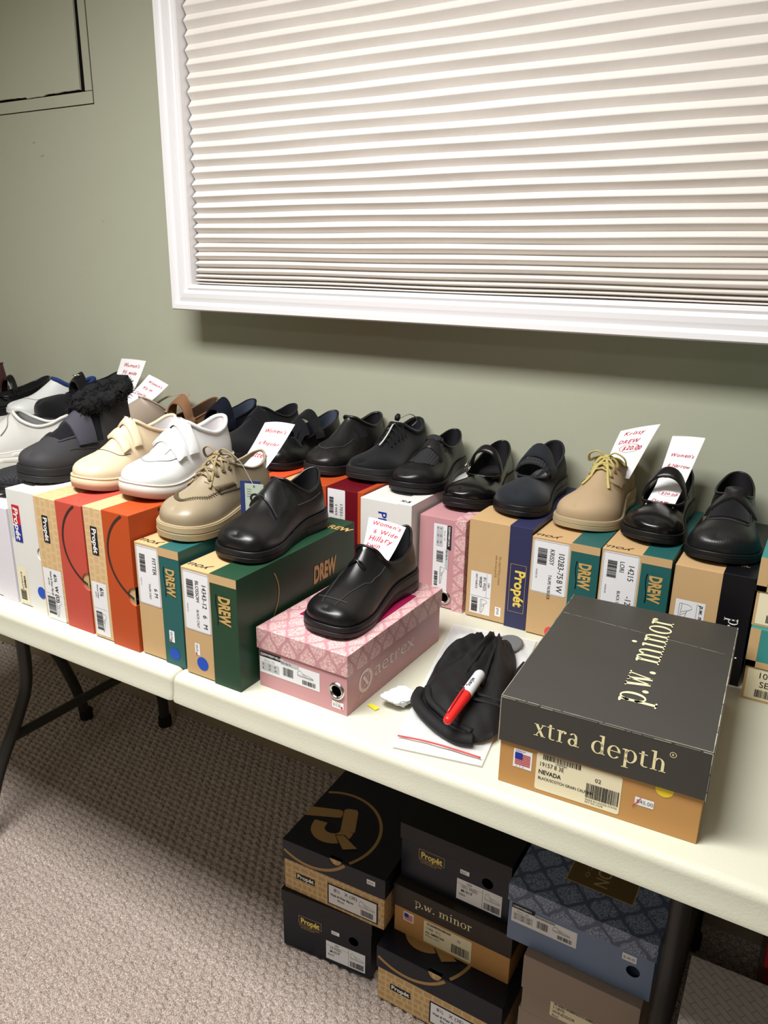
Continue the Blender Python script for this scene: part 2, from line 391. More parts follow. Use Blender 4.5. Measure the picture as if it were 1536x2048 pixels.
# ---- serif letters drawn from stems, bowls and serifs (x-height 1)
def _serif_glyph(ch):
    P = []   # polygons
    T, t = 0.19, 0.065
    def q(*p): P.append(list(p))
    def bar(x0, x1, y0, y1): q((x0, y0), (x1, y0), (x1, y1), (x0, y1))
    def arc(cx, cy, rx, ry, a0, a1, n=16, thick=T, thin=t):
        # wall thick at the sides and thin at top and bottom
        pr = None
        for k in range(n + 1):
            a = a0 + (a1 - a0) * k / n; c, s_ = math.cos(a), math.sin(a)
            o = (cx + rx * c, cy + ry * s_); i = (cx + (rx - thick) * c, cy + (ry - thin) * s_)
            if pr: q(pr[0], o, i, pr[1])
            pr = (o, i)
    def stem(x, y0, y1, sb=True, st=True, flag=True):
        bar(x, x + T, y0, y1)
        if sb: bar(x - 0.13, x + T + 0.13, y0, y0 + t)
        if st:
            if flag: q((x, y1), (x, y1 - 0.12), (x - 0.17, y1 - 0.09), (x - 0.17, y1 - 0.03))
            else: bar(x - 0.13, x + T + 0.13, y1 - t, y1)
    def diag(x0, y0, x1, y1, w): q((x0 - w / 2, y0), (x0 + w / 2, y0), (x1 + w / 2, y1), (x1 - w / 2, y1))
    if ch == 'o': arc(.5, .49, .47, .52, 0, 2 * PI, 28); w = 1.0
    elif ch == 'p': stem(.2, -.48, 1.0); arc(.60, .49, .44, .52, -PI * .93, PI * .93, 26); w = 1.08
    elif ch == 'd': stem(.72, 0, 1.5, sb=False); bar(.72, 1.03, 0, t); arc(.5, .49, .45, .52, PI * .08, PI * 1.92, 26); w = 1.08
    elif ch == 'h':
        stem(.2, 0, 1.5); arc(.60, .62, .36, .40, 0, PI * .85, 14); bar(.77, .96, 0, .62); bar(.64, 1.09, 0, t); w = 1.16
    elif ch == 'n': stem(.2, 0, 1.0); arc(.60, .62, .36, .40, 0, PI * .85, 14); bar(.77, .96, 0, .62); bar(.64, 1.09, 0, t); w = 1.16
    elif ch == 'm':
        stem(.2, 0, 1.0)
        for dx in (0, .62):
            arc(.57 + dx, .62, .34, .40, 0, PI * .85, 14); bar(.72 + dx, .91 + dx, 0, .62); bar(.60 + dx, 1.03 + dx, 0, t)
        w = 1.72
    elif ch == 'i': stem(.2, 0, 1.0); P.append([(.29 + .12 * math.cos(a * PI / 7), 1.36 + .12 * math.sin(a * PI / 7)) for a in range(14)]); w = .58
    elif ch == 'r':
        stem(.2, 0, 1.0); arc(.58, .66, .30, .36, PI * .45, PI * .9, 8); P.append([(.68 + .11 * math.cos(a * PI / 7), .88 + .11 * math.sin(a * PI / 7)) for a in range(14)]); w = .84
    elif ch == 't': bar(.18, .37, .12, 1.2); bar(.02, .60, .93, 1.0); arc(.48, .18, .30, .20, PI, PI * 1.75, 10); w = .72
    elif ch == 'x':
        diag(.2, 1, .76, 0, .24); diag(.76, 1, .2, 0, .09)
        for a in (.2, .78): bar(a - .17, a + .17, 0, t); bar(a - .17, a + .17, 1 - t, 1)
        w = 1.0
    elif ch == 'w':
        diag(.16, 1, .44, 0, .21); diag(.74, 1, .47, 0, .09); diag(.70, 1, .98, 0, .21); diag(1.28, 1, 1.01, 0, .09)
        for a in (.16, .72, 1.28): bar(a - .17, a + .17, 1 - t, 1)
        w = 1.46
    elif ch == 'a':
        bar(.58, .77, .1, .72); arc(.44, .68, .33, .34, 0, PI * .82, 14); arc(.40, .29, .34, .31, PI * .15, PI * 1.85, 20); bar(.72, .95, 0, t); bar(.58, .77, .0, .2); w = .98
    elif ch == 'e': arc(.5, .49, .45, .52, 0, PI * 1.80, 26); bar(.14, .94, .52, .58); w = .98
    elif ch == '.': P.append([(.18 + .13 * math.cos(a * PI / 7), .11 + .13 * math.sin(a * PI / 7)) for a in range(14)]); w = .40
    else: w = .55
    return P, w
def serif(s):
    V = []; F = []; x = 0.0
    for ch in s:
        P, w = _serif_glyph(ch)
        for p in P:
            n = len(V); V += [(a + x, b) for a, b in p]; F.append(tuple(range(n, n + len(p))))
        x += w + 0.04
    return V, F, x

# ------------------------------------------------------------------ shoe boxes
def shoebox(name, label, loc, rz, W, D, H, body, lid, skirt, stand=False, prints=(), holes=(), group=None, e=0.0022):
    """built lying flat with its end panel at y=0; stand=True tips it on its side, lid to the right"""
    root = thing(name, label, 'shoe box', loc, rz, group)
    def st(p):
        x, y, z = p
        return (z, y, W - x) if stand else (x, y, z)
    th = 0.0016
    def hollow(x0, y0, z0, x1, y1, z1, open_top):
        if open_top: i0, i1 = (x0 + th, y0 + th, z0 + th), (x1 - th, y1 - th, z1)
        else: i0, i1 = (x0 + th, y0 + th, z0), (x1 - th, y1 - th, z1 - th)
        A = [(x0, y0, z0), (x1, y0, z0), (x1, y1, z0), (x0, y1, z0), (x0, y0, z1), (x1, y0, z1), (x1, y1, z1), (x0, y1, z1)]
        B = [(i0[0], i0[1], i0[2]), (i1[0], i0[1], i0[2]), (i1[0], i1[1], i0[2]), (i0[0], i1[1], i0[2]), (i0[0], i0[1], i1[2]), (i1[0], i0[1], i1[2]), (i1[0], i1[1], i1[2]), (i0[0], i1[1], i1[2])]
        V = A + B
        F = [(0, 1, 5, 4), (1, 2, 6, 5), (2, 3, 7, 6), (3, 0, 4, 7), (8, 12, 13, 9), (9, 13, 14, 10), (10, 14, 15, 11), (11, 15, 12, 8)]
        if open_top: F += [(0, 3, 2, 1), (8, 9, 10, 11)] + [(4 + k, 4 + (k + 1) % 4, 12 + (k + 1) % 4, 12 + k) for k in range(4)]
        else: F += [(4, 5, 6, 7), (12, 15, 14, 13)] + [((k + 1) % 4, k, 8 + k, 8 + (k + 1) % 4) for k in range(4)]
        return V, F
    parts = {}
    hb = H - 0.0015
    for pn, vf, m in (('body', hollow(e, e, 0, W - e, D - e, hb, True), body), ('lid', hollow(0, 0, H - skirt, W, D, H, False), lid)):
        if pn == 'lid' and lid is None: continue
        o = obj('box_' + pn, vf[0], vf[1], [m, 'blackcard' if False else m], root)
        for hh in holes:
            if hh[4] != pn: continue
            face, u, v, r = hh[:4]
            bm = bmesh.new()
            bmesh.ops.create_cone(bm, cap_ends=True, segments=28, radius1=r, radius2=r, depth=0.03)
            mc = bpy.data.meshes.new('cut'); 
            bmesh.ops.transform(bm, matrix=Matrix.Translation((u, 0, v)) @ Matrix.Rotation(PI / 2, 4, 'X'), verts=bm.verts)
            if pn == 'lid': bmesh.ops.transform(bm, matrix=Matrix.Translation((0, -0.005, 0)), verts=bm.verts)
            bm.to_mesh(mc); bm.free()
            co = bpy.data.objects.new('cut', mc); C.objects.link(co); co.parent = root
            md = o.modifiers.new('b', 'BOOLEAN'); md.object = co; md.operation = 'DIFFERENCE'; md.solver = 'EXACT'
            dg = bpy.context.evaluated_depsgraph_get(); dg.update()
            nm = bpy.data.meshes.new_from_object(o.evaluated_get(dg))
            o.modifiers.clear(); old = o.data; o.data = nm; bpy.data.meshes.remove(old)
            bpy.data.objects.remove(co); bpy.data.meshes.remove(mc)
        me = o.data
        uvl = me.uv_layers.new(name='UVMap')
        for p in me.polygons:
            nx, ny, nz = (abs(c) for c in p.normal)
            for li in p.loop_indices:
                c = me.vertices[me.loops[li].vertex_index].co
                uvl.data[li].uv = (c.x, c.y) if nz > max(nx, ny) else ((c.x, c.z - H) if ny > nx else (-c.y, c.z - H) if c.x < W / 2 else (W + c.y, c.z - H))
        for v in me.vertices: v.co = Vector(st(v.co))
        me.update()
        bv = o.modifiers.new('edge', 'BEVEL'); bv.width = 0.0009; bv.segments = 2; bv.limit_method = 'ANGLE'; bv.angle_limit = 1.0
        parts[pn] = o
    for pr in prints:
        pname, host, face, dec = pr[:4]
        ee = e if host == 'body' else 0.0
        if face == 'front': xf = lambda u, v, w, ee=ee: st((u, ee - w, v))
        elif face == 'top': xf = lambda u, v, w: st((u, v, H + w))
        elif face == 'right': xf = lambda u, v, w, ee=ee: st((W - ee + w, u, v))
        o = dec.emit(pname, root, xf)
        if len(pr) > 4: o['label'] = pr[4]
    return root, parts

def label_drew(style, name2, size, colour, w=0.098, h=0.05, u=0.006, v=0.004):
    d = Decal()
    d.rrect(u, v, w, h, 0.004, 'labelpaper', 0)
    d.line([(u + .0015, v + .0015), (u + w - .0015, v + .0015), (u + w - .0015, v + h - .0015), (u + .0015, v + h - .0015), (u + .0015, v + .0015)], .0004, 'greyink', 1)
    d.text(style, u + .016, v + h * .72, h * .17, 'ink', sx=.85)
    d.text(size, u + w * .68, v + h * .72, h * .17, 'ink', sx=.9)
    d.text(name2, u + .013, v + h * .48, h * .13, 'ink', sx=.85)
    d.text(colour, u + w * .62, v + h * .48, h * .09, 'ink', sx=.8)
    d.bars(u + .014, v + h * .14, .030, h * .26, seed=hash(style) % 99 if False else len(style) + ord(style[1]))
    d.text('MADE IN', u + w * .55, v + h * .12, h * .05, 'greyink')
    return d
def label_propet(size, code, line3, w, h, u, v, border=False, lines=True):
    d = Decal()
    if border: d.rect(u - .002, v - .002, w + .004, h + .004, 'ink', -0.4)
    d.rect(u, v, w, h, 'labelpaper', 0)
    d.line([(u + w * .58, v + .001), (u + w * .58, v + h - .001)], .0004, 'ink', 1)
    d.text('USA', u + w * .22, v + h * .84, h * .10, 'ink', sx=.9)
    d.text(size, u + w * .10, v + h * .62, h * .14, 'ink', sx=.85)
    d.text(code, u + w * .10, v + h * .42, h * .14, 'ink', sx=.9, bold=.01)
    d.text(line3, u + w * .05, v + h * .24, h * .10, 'ink', sx=.75)
    d.line([(u + .001, v + h * .78), (u + w * .58, v + h * .78)], .0004, 'greyink', 1)
    d.sketch(u + w * .63, v + h * .52, w * .33, h * .34)
    d.bars(u + w * .62, v + h * .08, w * .34, h * .30, seed=5)
    return d
def label_strip(top, w, h, u, v, line2='Black Slip On'):
    """long label with a black title bar, size table, two barcodes and a shoe drawing"""
    d = Decal()
    d.rect(u, v, w, h * .84, 'labelpaper', 0)
    d.rect(u, v + h * .76, w * .36, h * .24, 'ink', 1)
    d.text(top, u + .002, v + h * .83, h * .11, 'whiteprint', 2, sx=.8, bold=.015)
    d.rect(u + w * .36, v + h * .70, w * .30, h * .18, 'lightgrey', 1)
    d.text(line2, u + w * .37, v + h * .745, h * .09, 'ink', 2, sx=.8)
    d.text('Women  USA', u + w * .08, v + h * .60, h * .07, 'greyink', 2)
    d.rect(u + w * .03, v + h * .16, w * .30, h * .36, 'lightgrey', 1)
    for k in range(3):
        for j in range(2): d.text(('6', '37', 'W', '4', '23', 'M')[k + 3 * j], u + w * (.05 + .10 * k), v + h * (.20 + .17 * j), h * .10, 'ink', 2)
    d.bars(u + w * .40, v + h * .20, w * .17, h * .38, seed=3)
    d.sketch(u + w * .64, v + h * .42, w * .26, h * .26)
    d.bars(u + w * .72, v + h * .10, w * .22, h * .20, seed=9)
    return d
def price(u, v, w=.018, h=.009, txt='$36.95', red=False, dot=False):
    d = Decal(); d.rect(u, v, w, h, 'paper', 0)
    d.text(txt, u + w * .08, v + h * .25, h * .45, 'greyink', sx=.7)
    if dot: d.disc(u + w * .85, v + h * .3, h * .18, 'redlogo', 2)
    return d
# ------------------------------------------------------------------ the room
YW = 1.515
def slab(name, x0, y0, z0, x1, y1, z1, m, parent=None):
    V, F = boxVF(x0, y0, z0, x1, y1, z1); return obj(name, V, F, m, parent)
XL, XR, YB, ZC = -3.6, 2.4, -2.6, 2.52
# back wall with the opening behind the access door left whole: the door sits on it
struct(slab('wall_back', XL, YW, -0.05, XR, YW + 0.1, ZC + 0.05, 'wall'))
struct(slab('wall_left', XL - 0.1, YB, -0.05, XL, YW, ZC + 0.05, 'wall'))
struct(slab('wall_right', XR, YB, -0.05, XR + 0.1, YW, ZC + 0.05, 'wall'))
struct(slab('wall_front', XL, YB - 0.1, -0.05, XR, YB, ZC + 0.05, 'wall'))
struct(slab('ceiling', XL, YB, ZC, XR, YW, ZC + 0.05, 'ceiling'))
def prism_x(prof, x0, x1):
    n = len(prof); V = [(x0, y, z) for y, z in prof] + [(x1, y, z) for y, z in prof]
    F = [(k, (k + 1) % n, n + (k + 1) % n, n + k) for k in range(n)] + [tuple(range(n))[::-1], tuple(range(n, 2 * n))]
    return V, F
V, F = prism_x([(YW, 0), (YW - .010, 0), (YW - .010, .088), (YW - .006, .1), (YW, .102)], XL, XR)
struct(obj('baseboard_back', V, F, 'baseboard'))

# carpet: staggered yarn loops as real relief where the camera can see it
def make_floor():
    x0, x1, y0, y1 = -2.5, 0.25, 0.30, 1.51
    st = 0.0034
    nx = int((x1 - x0) / st); ny = int((y1 - y0) / st)
    xs = np.linspace(x0, x1, nx); ys = np.linspace(y0, y1, ny)
    X, Y = np.meshgrid(xs, ys)
    rs = np.random.RandomState(4)
    a = X / 0.0245; row = Y / 0.0165
    ri = np.floor(row); fy = row - ri
    a2 = a + 0.42 * ri
    ai = np.floor(a2); fx = a2 - ai
    hsh = np.sin(ai * 12.9898 + ri * 78.233) * 43758.5453; hsh = hsh - np.floor(hsh)
    dx = (fx - 0.5) ; dy = (fy - 0.5) + 0.25 * dx
    d = np.clip(1 - (np.abs(dx) / 0.52) ** 2.2 - (np.abs(dy) / 0.56) ** 2.2, 0, 1)
    Z = 0.0125 * np.sqrt(d) * (0.70 + 0.4 * hsh) + rs.rand(*X.shape) * 0.0010 - 0.0125
    V = np.stack([X, Y, Z], -1).reshape(-1, 3)
    i = np.arange((nx - 1) * (ny - 1)); r = i // (nx - 1); c = i % (nx - 1); b = r * nx + c
    F = np.stack([b, b + 1, b + nx + 1, b + nx], -1)
    # flat surround
    n = len(V)
    ring = [(XL, YB), (XR, YB), (XR, YW), (XL, YW)]
    inner = [(x0, y0), (x1, y0), (x1, y1), (x0, y1)]
    V = np.concatenate([V, [(x, y, -.001) for x, y in ring] + [(x, y, -.001) for x, y in inner]])
    me = bpy.data.meshes.new('floor')
    FF = np.concatenate([F, [[n + k, n + (k + 1) % 4, n + 4 + (k + 1) % 4, n + 4 + k] for k in range(4)]]).astype(np.int32)
    me.vertices.add(len(V)); me.vertices.foreach_set('co', V.astype(np.float32).ravel())
    me.loops.add(FF.size); me.loops.foreach_set('vertex_index', FF.ravel())
    me.polygons.add(len(FF)); me.polygons.foreach_set('loop_start', np.arange(0, FF.size, 4, dtype=np.int32))
    me.polygons.foreach_set('loop_total', np.full(len(FF), 4, np.int32)); me.polygons.foreach_set('use_smooth', [True] * len(FF))
    me.update(); me.validate(); me.materials.append(M['carpet'])
    o = bpy.data.objects.new('floor', me); C.objects.link(o); return struct(o)
make_floor()

# access door in the wall, upper left
dz0, dx1 = 1.765, -1.808
fr = []
V, F = merge(boxVF(-2.5, YW - .003, 1.74 - .003, -1.765, YW + .001, 1.765), boxVF(-1.790, YW - .003, 1.767, -1.765, YW + .001, 2.42), boxVF(-2.5, YW - .003, 2.40, -1.79, YW + .001, 2.42))
t1 = struct(obj('trim_1', V, F, 'wall'))
# shadow gap round the leaf and the hairline outside the casing
V, F = merge(boxVF(-2.5, YW - .0008, 1.7655, -1.790, YW + .001, 2.40), boxVF(-1.7649, YW - .0008, 1.735, -1.7635, YW + .001, 2.42), boxVF(-2.5, YW - .0008, 1.7352, -1.7635, YW + .001, 1.7368))
obj('gap', V, F, 'black_gap', t1)
rnd = random.Random(3)
bot = []
x = -2.5
while x < -1.806:
    bot.append((x, 1.7705 + rnd.uniform(-.0012, .0012) - (0.004 if -2.02 < x < -1.95 else 0)))
    x += rnd.uniform(.006, .02)
bot.append((-1.806, 1.770))
front = [(x, YW - .006, z) for x, z in bot] + [(-1.802, YW - .006, 2.0), (-1.801, YW - .006, 2.395), (-2.5, YW - .006, 2.395)]
n = len(front)
V = front + [(x, YW + .001, z) for x, y, z in front]
F = [tuple(range(n)), tuple(range(n, 2 * n))[::-1]] + [(k, n + k, n + (k + 1) % n, (k + 1) % n) for k in range(n)]
d1 = struct(obj('door_1', V, F, 'wall'))

# ------------------------------------------------------------------ window with a pleated shade
YF = YW - 0.10
wx0, wz0 = -1.437, 1.2425           # outer lower left corner of the casing front
wx1, wz1 = 0.75, 2.30
cw = 0.062
win = bpy.data.objects.new('window_1', None); C.objects.link(win); struct(win)
# moulded casing profile: distance inward from the outer edge, depth from the front
prof = [(0.0, 0.10), (0.0, 0.004), (0.003, 0.0), (0.013, 0.0), (0.016, 0.004), (0.020, 0.007), (0.030, 0.004), (0.040, 0.003), (0.043, 0.008), (0.047, 0.010), (0.052, 0.007), (0.058, 0.008), (0.060, 0.012), (0.060, 0.10)]
V = []; F = []
corn = [(wx0, wz0, 1, 1), (wx1, wz0, -1, 1), (wx1, wz1, -1, -1), (wx0, wz1, 1, -1)]
n = len(prof)
for cx, cz, sx, sz in corn:
    for a, dpt in prof: V.append((cx + sx * a, YF + dpt, cz + sz * a))
for k in range(4):
    j = (k + 1) % 4
    for i in range(n - 1): F.append((k * n + i, k * n + i + 1, j * n + i + 1, j * n + i))
fo = obj('window_casing', V, F, 'white_trim', win); recalc(fo)
# dark glass behind the shade
gm = mat('dark_glass', srgb(20, 24, 26), 0.05, 0.5)
slab('glass', wx0 + .06, YF + .095, wz0 + .06, wx1 - .06, YF + .0995, wz1 - .06, gm, win)
# shade pleats: noses forward, spacing closing up at the bottom
pz = [1.2985]
gaps = [.0045, .0062, .0085, .0105, .0145, .0165, .0185, .0198, .0212, .0220, .0225, .0235, .0245, .0255, .0262, .0268, .0272]
for g in gaps: pz.append(pz[-1] + g)
while pz[-1] < 2.25: pz.append(pz[-1] + .0282)
bx0, bx1 = wx0 + .064, wx1 - .064
V = []; F = []
rowsz = []
for a, b in zip(pz[:-1], pz[1:]):
    g = b - a
    dpt = math.sqrt(max(0.0, 0.0162 ** 2 - (g / 2) ** 2)) + .002
    rowsz += [(a, YF + .040), (a + g * .06, YF + .040 - .001), (a + g * .52, YF + .040 - dpt), (a + g * .56, YF + .040 - dpt)]
rowsz.append((pz[-1], YF + .040))
NX = 60
for z, y in rowsz:
    for k in range(NX + 1):
        u = k / NX
        V.append((lerp(bx0, bx1, u), y + .0006 * math.sin(u * 37 + z * 90), z + .0007 * math.sin(u * 23 + z * 41)))
for r in range(len(rowsz) - 1):
    for k in range(NX): F.append((r * (NX + 1) + k, r * (NX + 1) + k + 1, (r + 1) * (NX + 1) + k + 1, (r + 1) * (NX + 1) + k))
sh = obj('pleated_shade', V, F, 'blind', win)
sd = sh.modifiers.new('s', 'SOLIDIFY'); sd.thickness = 0.0008; sd.offset = 1

# ------------------------------------------------------------------ folding table
YT0, YT1, ZT = 0.757, 1.494, 0.740
SEAM, TL, TR = -0.823, -2.045, 0.40
table = thing('folding_table', 'long white plastic folding table with grey steel legs, loaded with shoes and shoe boxes', 'table', ((TL + TR) / 2, (YT0 + YT1) / 2, 0))
table_o = Vector(((TL + TR) / 2, (YT0 + YT1) / 2, 0))
def tabletop(x0, x1):
    th = 0.046
    # cross-section through the depth: rounded nose, vertical apron with a small lip
    prof = []
    r = 0.013
    for k in range(9):
        a = PI / 2 * k / 8; prof.append((YT0 + r - r * math.sin(a), ZT - r + r * math.cos(a)))
    prof += [(YT0 - .001, ZT - .034), (YT0 - .003, ZT - .040), (YT0 - .003, ZT - th), (YT0 + .012, ZT - th)]
    prof2 = [(YT0 + YT1 - y, z) for y, z in prof[::-1]]
    prof = prof + prof2
    n = len(prof)
    # rings along x shrink towards each end so the ends are rounded too
    xs = [(x0, .010), (x0 + .0012, .005), (x0 + .004, .0018), (x0 + .009, 0), (x1 - .009, 0), (x1 - .004, .0018), (x1 - .0012, .005), (x1, .010)]
    V = []; F = []
    cy = (YT0 + YT1) / 2
    for x, s in xs:
        for y, z in prof:
            f = 1 - s / (YT1 - YT0) * 1.0
            zz = z - (s * .7 if z > ZT - .03 else 0)
            V.append((x, cy + (y - cy) * f, zz))
    for i in range(len(xs) - 1):
        for k in range(n): F.append((i * n + k, i * n + (k + 1) % n, (i + 1) * n + (k + 1) % n, (i + 1) * n + k))
    F.append(tuple(range(n))); F.append(tuple((len(xs) - 1) * n + k for k in range(n))[::-1])
    o = obj('tabletop_panel', [Vector(v) - table_o for v in V], F, 'table', table); recalc(o)
    for p in o.data.polygons: p.use_smooth = True
    md = o.modifiers.new('e', 'EDGE_SPLIT'); md.split_angle = 0.7
    return o
tabletop(TL, SEAM - .0008); tabletop(SEAM + .0008, TR)
def legtube(pts, r=.0155, flat=1.0, name='leg', m='leg'):
    P = catmull(pts, 30)
    V, F = tubeVF([p - table_o for p in P], r, 14, flat=flat)
    return obj(name, V, F, m, table, smooth=True)
for fx in (-1.60, -0.067):
    right = fx > -1
    yA = .995 if right else 1.01
    l = legtube([(fx, yA, .69), (fx, yA, .50), (fx, yA - .004, .37), (fx, yA - .035, .29), (fx, .90, .16), (fx, .845, .012)], .0155)
    V, F = tubeVF([Vector((fx, .849, .022)) - table_o, Vector((fx, .845, .0)) - table_o], .019, 14); obj('foot_cap', V, F, 'rubber', l)
    l = legtube([(fx, 1.26, .69), (fx, 1.27, .50), (fx, 1.275, .34), (fx, 1.31, .25), (fx, 1.385, .175), (fx, 1.425, .12), (fx, 1.434, .012)], .0155)
    V, F = tubeVF([Vector((fx, 1.434, .03)) - table_o, Vector((fx, 1.434, .0)) - table_o], .020, 14); obj('foot_cap', V, F, 'rubber', l)
    legtube([(fx, .945, .235), (fx, 1.15, .235), (fx, 1.33, .235)], .0125, name='crossbar')
    legtube([(fx, .84, .690), (fx, 1.12, .690), (fx, 1.41, .690)], .0125, name='pivot_tube')
    sx = 1 if not right else -1
    legtube([(fx, 1.12, .50), (fx + sx * .14, 1.12, .60), (fx + sx * .30, 1.12, .69)], .009, name='folding_brace')
    legtube([(fx, 1.0, .50), (fx, 1.12, .50), (fx, 1.26, .50)], .010, name='crossbar')
# bolt on the near right leg
P = ony(1352, 1866, .975)
V, F = tubeVF([Vector((-.070, .981, .565)) - table_o, Vector((-.070, .975, .565)) - table_o], .005, 12); obj('bolt', V, F, 'leg', table)
# rear leg of the neighbouring table
nb = thing('folding_table', 'dark leg frame of a second folding table showing left behind the first table leg', 'table', (-1.83, 1.33, 0))
def nbt(pts, r, nm, m='leg', par=None):
    V, F = tubeVF([p - Vector((-1.83, 1.33, 0)) for p in catmull(pts, 16)], r, 12); return obj(nm, V, F, m, par or nb, smooth=True)
l = nbt([(-1.835, 1.333, .01), (-1.84, 1.31, .12), (-1.845, 1.27, .24), (-1.85, 1.22, .36), (-1.85, 1.20, .50), (-1.85, 1.20, .68)], .0155, 'leg')
nbt([(-1.835, 1.334, .03), (-1.835, 1.334, 0)], .020, 'foot_cap', 'rubber', l)
# ------------------------------------------------------------------ boxes on the table
def drew_prints(W, D, H, s, green, size, style, nm, col, u0=.006, lw=.100, script=True, dot=None, pr=None, side=True, top=True):
    """kraft body with a coloured lid"""
    out = []
    out.append(('size_label', 'body', 'front', label_drew(style, nm, size, col, w=lw, h=(H - s) - .006 if H - s < .07 else .055, u=u0, v=.003)))
    d = Decal()
    d.rrect(0.0002, H - s + .0002, .014, s - .0004, .001, 'kraft', 0)           # kraft band above the printed panel
    d.text('DREW', .032, H - s * .66, s * .42, 'gold', 1, w=.046, bold=.045)
    d.line([(.030 + .050 * k / 10, H - s * .76 - .0014 * math.sin(k / 10 * 6)) for k in range(11)], .0014, 'blackcard', 1)
    out.append(('printed_name', 'lid', 'front', d))
    if side:
        # the lid face, to the right when the box stands on its side
        d = Decal()
        d.text('DREW', W * .40, D * .60, .030, 'gold', 1, w=.066, bold=.045, rot=PI / 2, shear=.05)
        d.line([(W * (.55 - .45 * k / 12), .075 + .022 * math.sin(k / 12 * 2.6)) for k in range(13)][::1], .0016, 'gold', 1)
        out.append(('lid_print', 'lid', 'top', d))
    return out
def sidetop(W, D, H, s, u_text=True):
    """what shows on the long side: used on standing boxes as their upper face"""
    return []
ROOT = {}
# -- a left-side print helper: x=0 face of the flat box (the upper face once stood on its side)
def left_print(pname, host, root, st, dec, e, W):
    pass

def standing(name, label, x, y, W, D, H, body, lid, skirt, prints=(), holes=(), rz=0.0, z=ZT, group=None, upper=None):
    root, parts = shoebox(name, label, (x, y, z), rz, W, D, H, body, lid, skirt, True, prints, holes, group)
    if upper:
        for pname, host, dec in upper:       # (u,v): u = x across the upper face, v = depth from the front
            ee = 0.0022 if host == 'body' else 0
            dec.emit(pname, root, lambda u, v, w, ee=ee: (u, v, W - ee + w))
    return root

# ---- front row, left to right
d = Decal(); d.text('Rx', .135, .022, .022, 'bluelogo', 1, bold=.02); d.line([(.152, .016), (.160, .034)], .0022, 'redlogo', 2)
d.line([(.120, .012), (.175, .012)], .0008, 'ink', 1)
standing('shoe_box', 'pale box with a blue and red Rx sign, leftmost visible in the front row', -1.352, .798, .185, .30, .094, 'lilac_card', 'lilac_card', .045, [('printed_name', 'body', 'front', d)])

W, H = .228, .084
d = Decal(); d.rrect(.030, .012, .070, .021, .002, 'redlogo', 0); d.rect(.067, .012, .033, .021, 'bluelogo', 1)
d.text('Propét', .034, .0165, .0135, 'whiteprint', 2, w=.062, bold=.03, shear=.15)
for k in range(4): d.line([(.040, .009 - k * .0018), (.095, .009 - k * .0018)], .0003, 'greyink', 1)
d.rect(.150, .004, .072, .026, 'cream', 0); d.text('W8005', .166, .020, .006, 'ink', 1, bold=.02); d.text('BLACK/BLACK', .160, .013, .004, 'ink', 1); d.bars(.196, .007, .020, .016, seed=4)
d2 = Decal(); d2.disc(.188, H - .012, .0125, 'whiteprint', 0); d2.disc(.188, H - .012, .0115, 'bluedot', 1)
standing('shoe_box', 'white box with a red and blue logo, left of the coral red box', -1.251, .796, W, .31, H, 'white_card', 'white_card', .046,
         [('printed_name', 'body', 'front', d), ('round_sticker', 'lid', 'front', d2)], holes=[('front', .112, H, .012, 'lid')])

def propet_ring(W, D, H, s, ringm, cu=.105, cs=.055, R=.100, wd=.006, q=False, qm=None):
    """big ring printed over the lid: its top face and down the end skirt"""
    t = Decal(); f = Decal()
    t.ring(cu, cs, R - wd, R, ringm, 0, n=90, clip=lambda x, y: 0.001 < x < W - .001 and y > 0.0)
    f.ring(cu, H + cs, R - wd, R, ringm, 0, n=180, clip=lambda x, y: 0.001 < x < W - .001 and H - s + .001 < y < H - .0002)
    if q:
        def fat(pts, w):
            c = catmull([(a, c_, 0) for a, c_ in pts], 20); VV = []
            for k, p_ in enumerate(c):
                d_ = (c[min(k + 1, 20)] - c[max(k - 1, 0)]).normalized(); VV += [(p_.x - d_.y * w / 2, p_.y + d_.x * w / 2), (p_.x + d_.y * w / 2, p_.y - d_.x * w / 2)]
            t.add(VV, [(2 * k, 2 * k + 1, 2 * k + 3, 2 * k + 2) for k in range(20)], qm, 1)
        t.poly([(.0005, .079), (.064, .104), (.071, .108), (.0715, .116), (.066, .127), (.058, .128), (.0005, .109)], qm, 1)
        t.poly([(.0905, .074), (.119, .083), (.096, .138), (.090, .144), (.071, .139), (.066, .132)], qm, 1)
        fat([(.041, .080), (.045, .060), (.058, .048), (.076, .045), (.095, .052), (.104, .066), (.103, .078)], .028)
        t.poly([(.0865, .0595), (.1045, .0675), (.150, .0455), (.1195, .0265)], 'darknavy', 2)
        t.poly([(.0895, .0575), (.1035, .0648), (.1455, .0455), (.1215, .0305)], qm, 3)
    return t, f
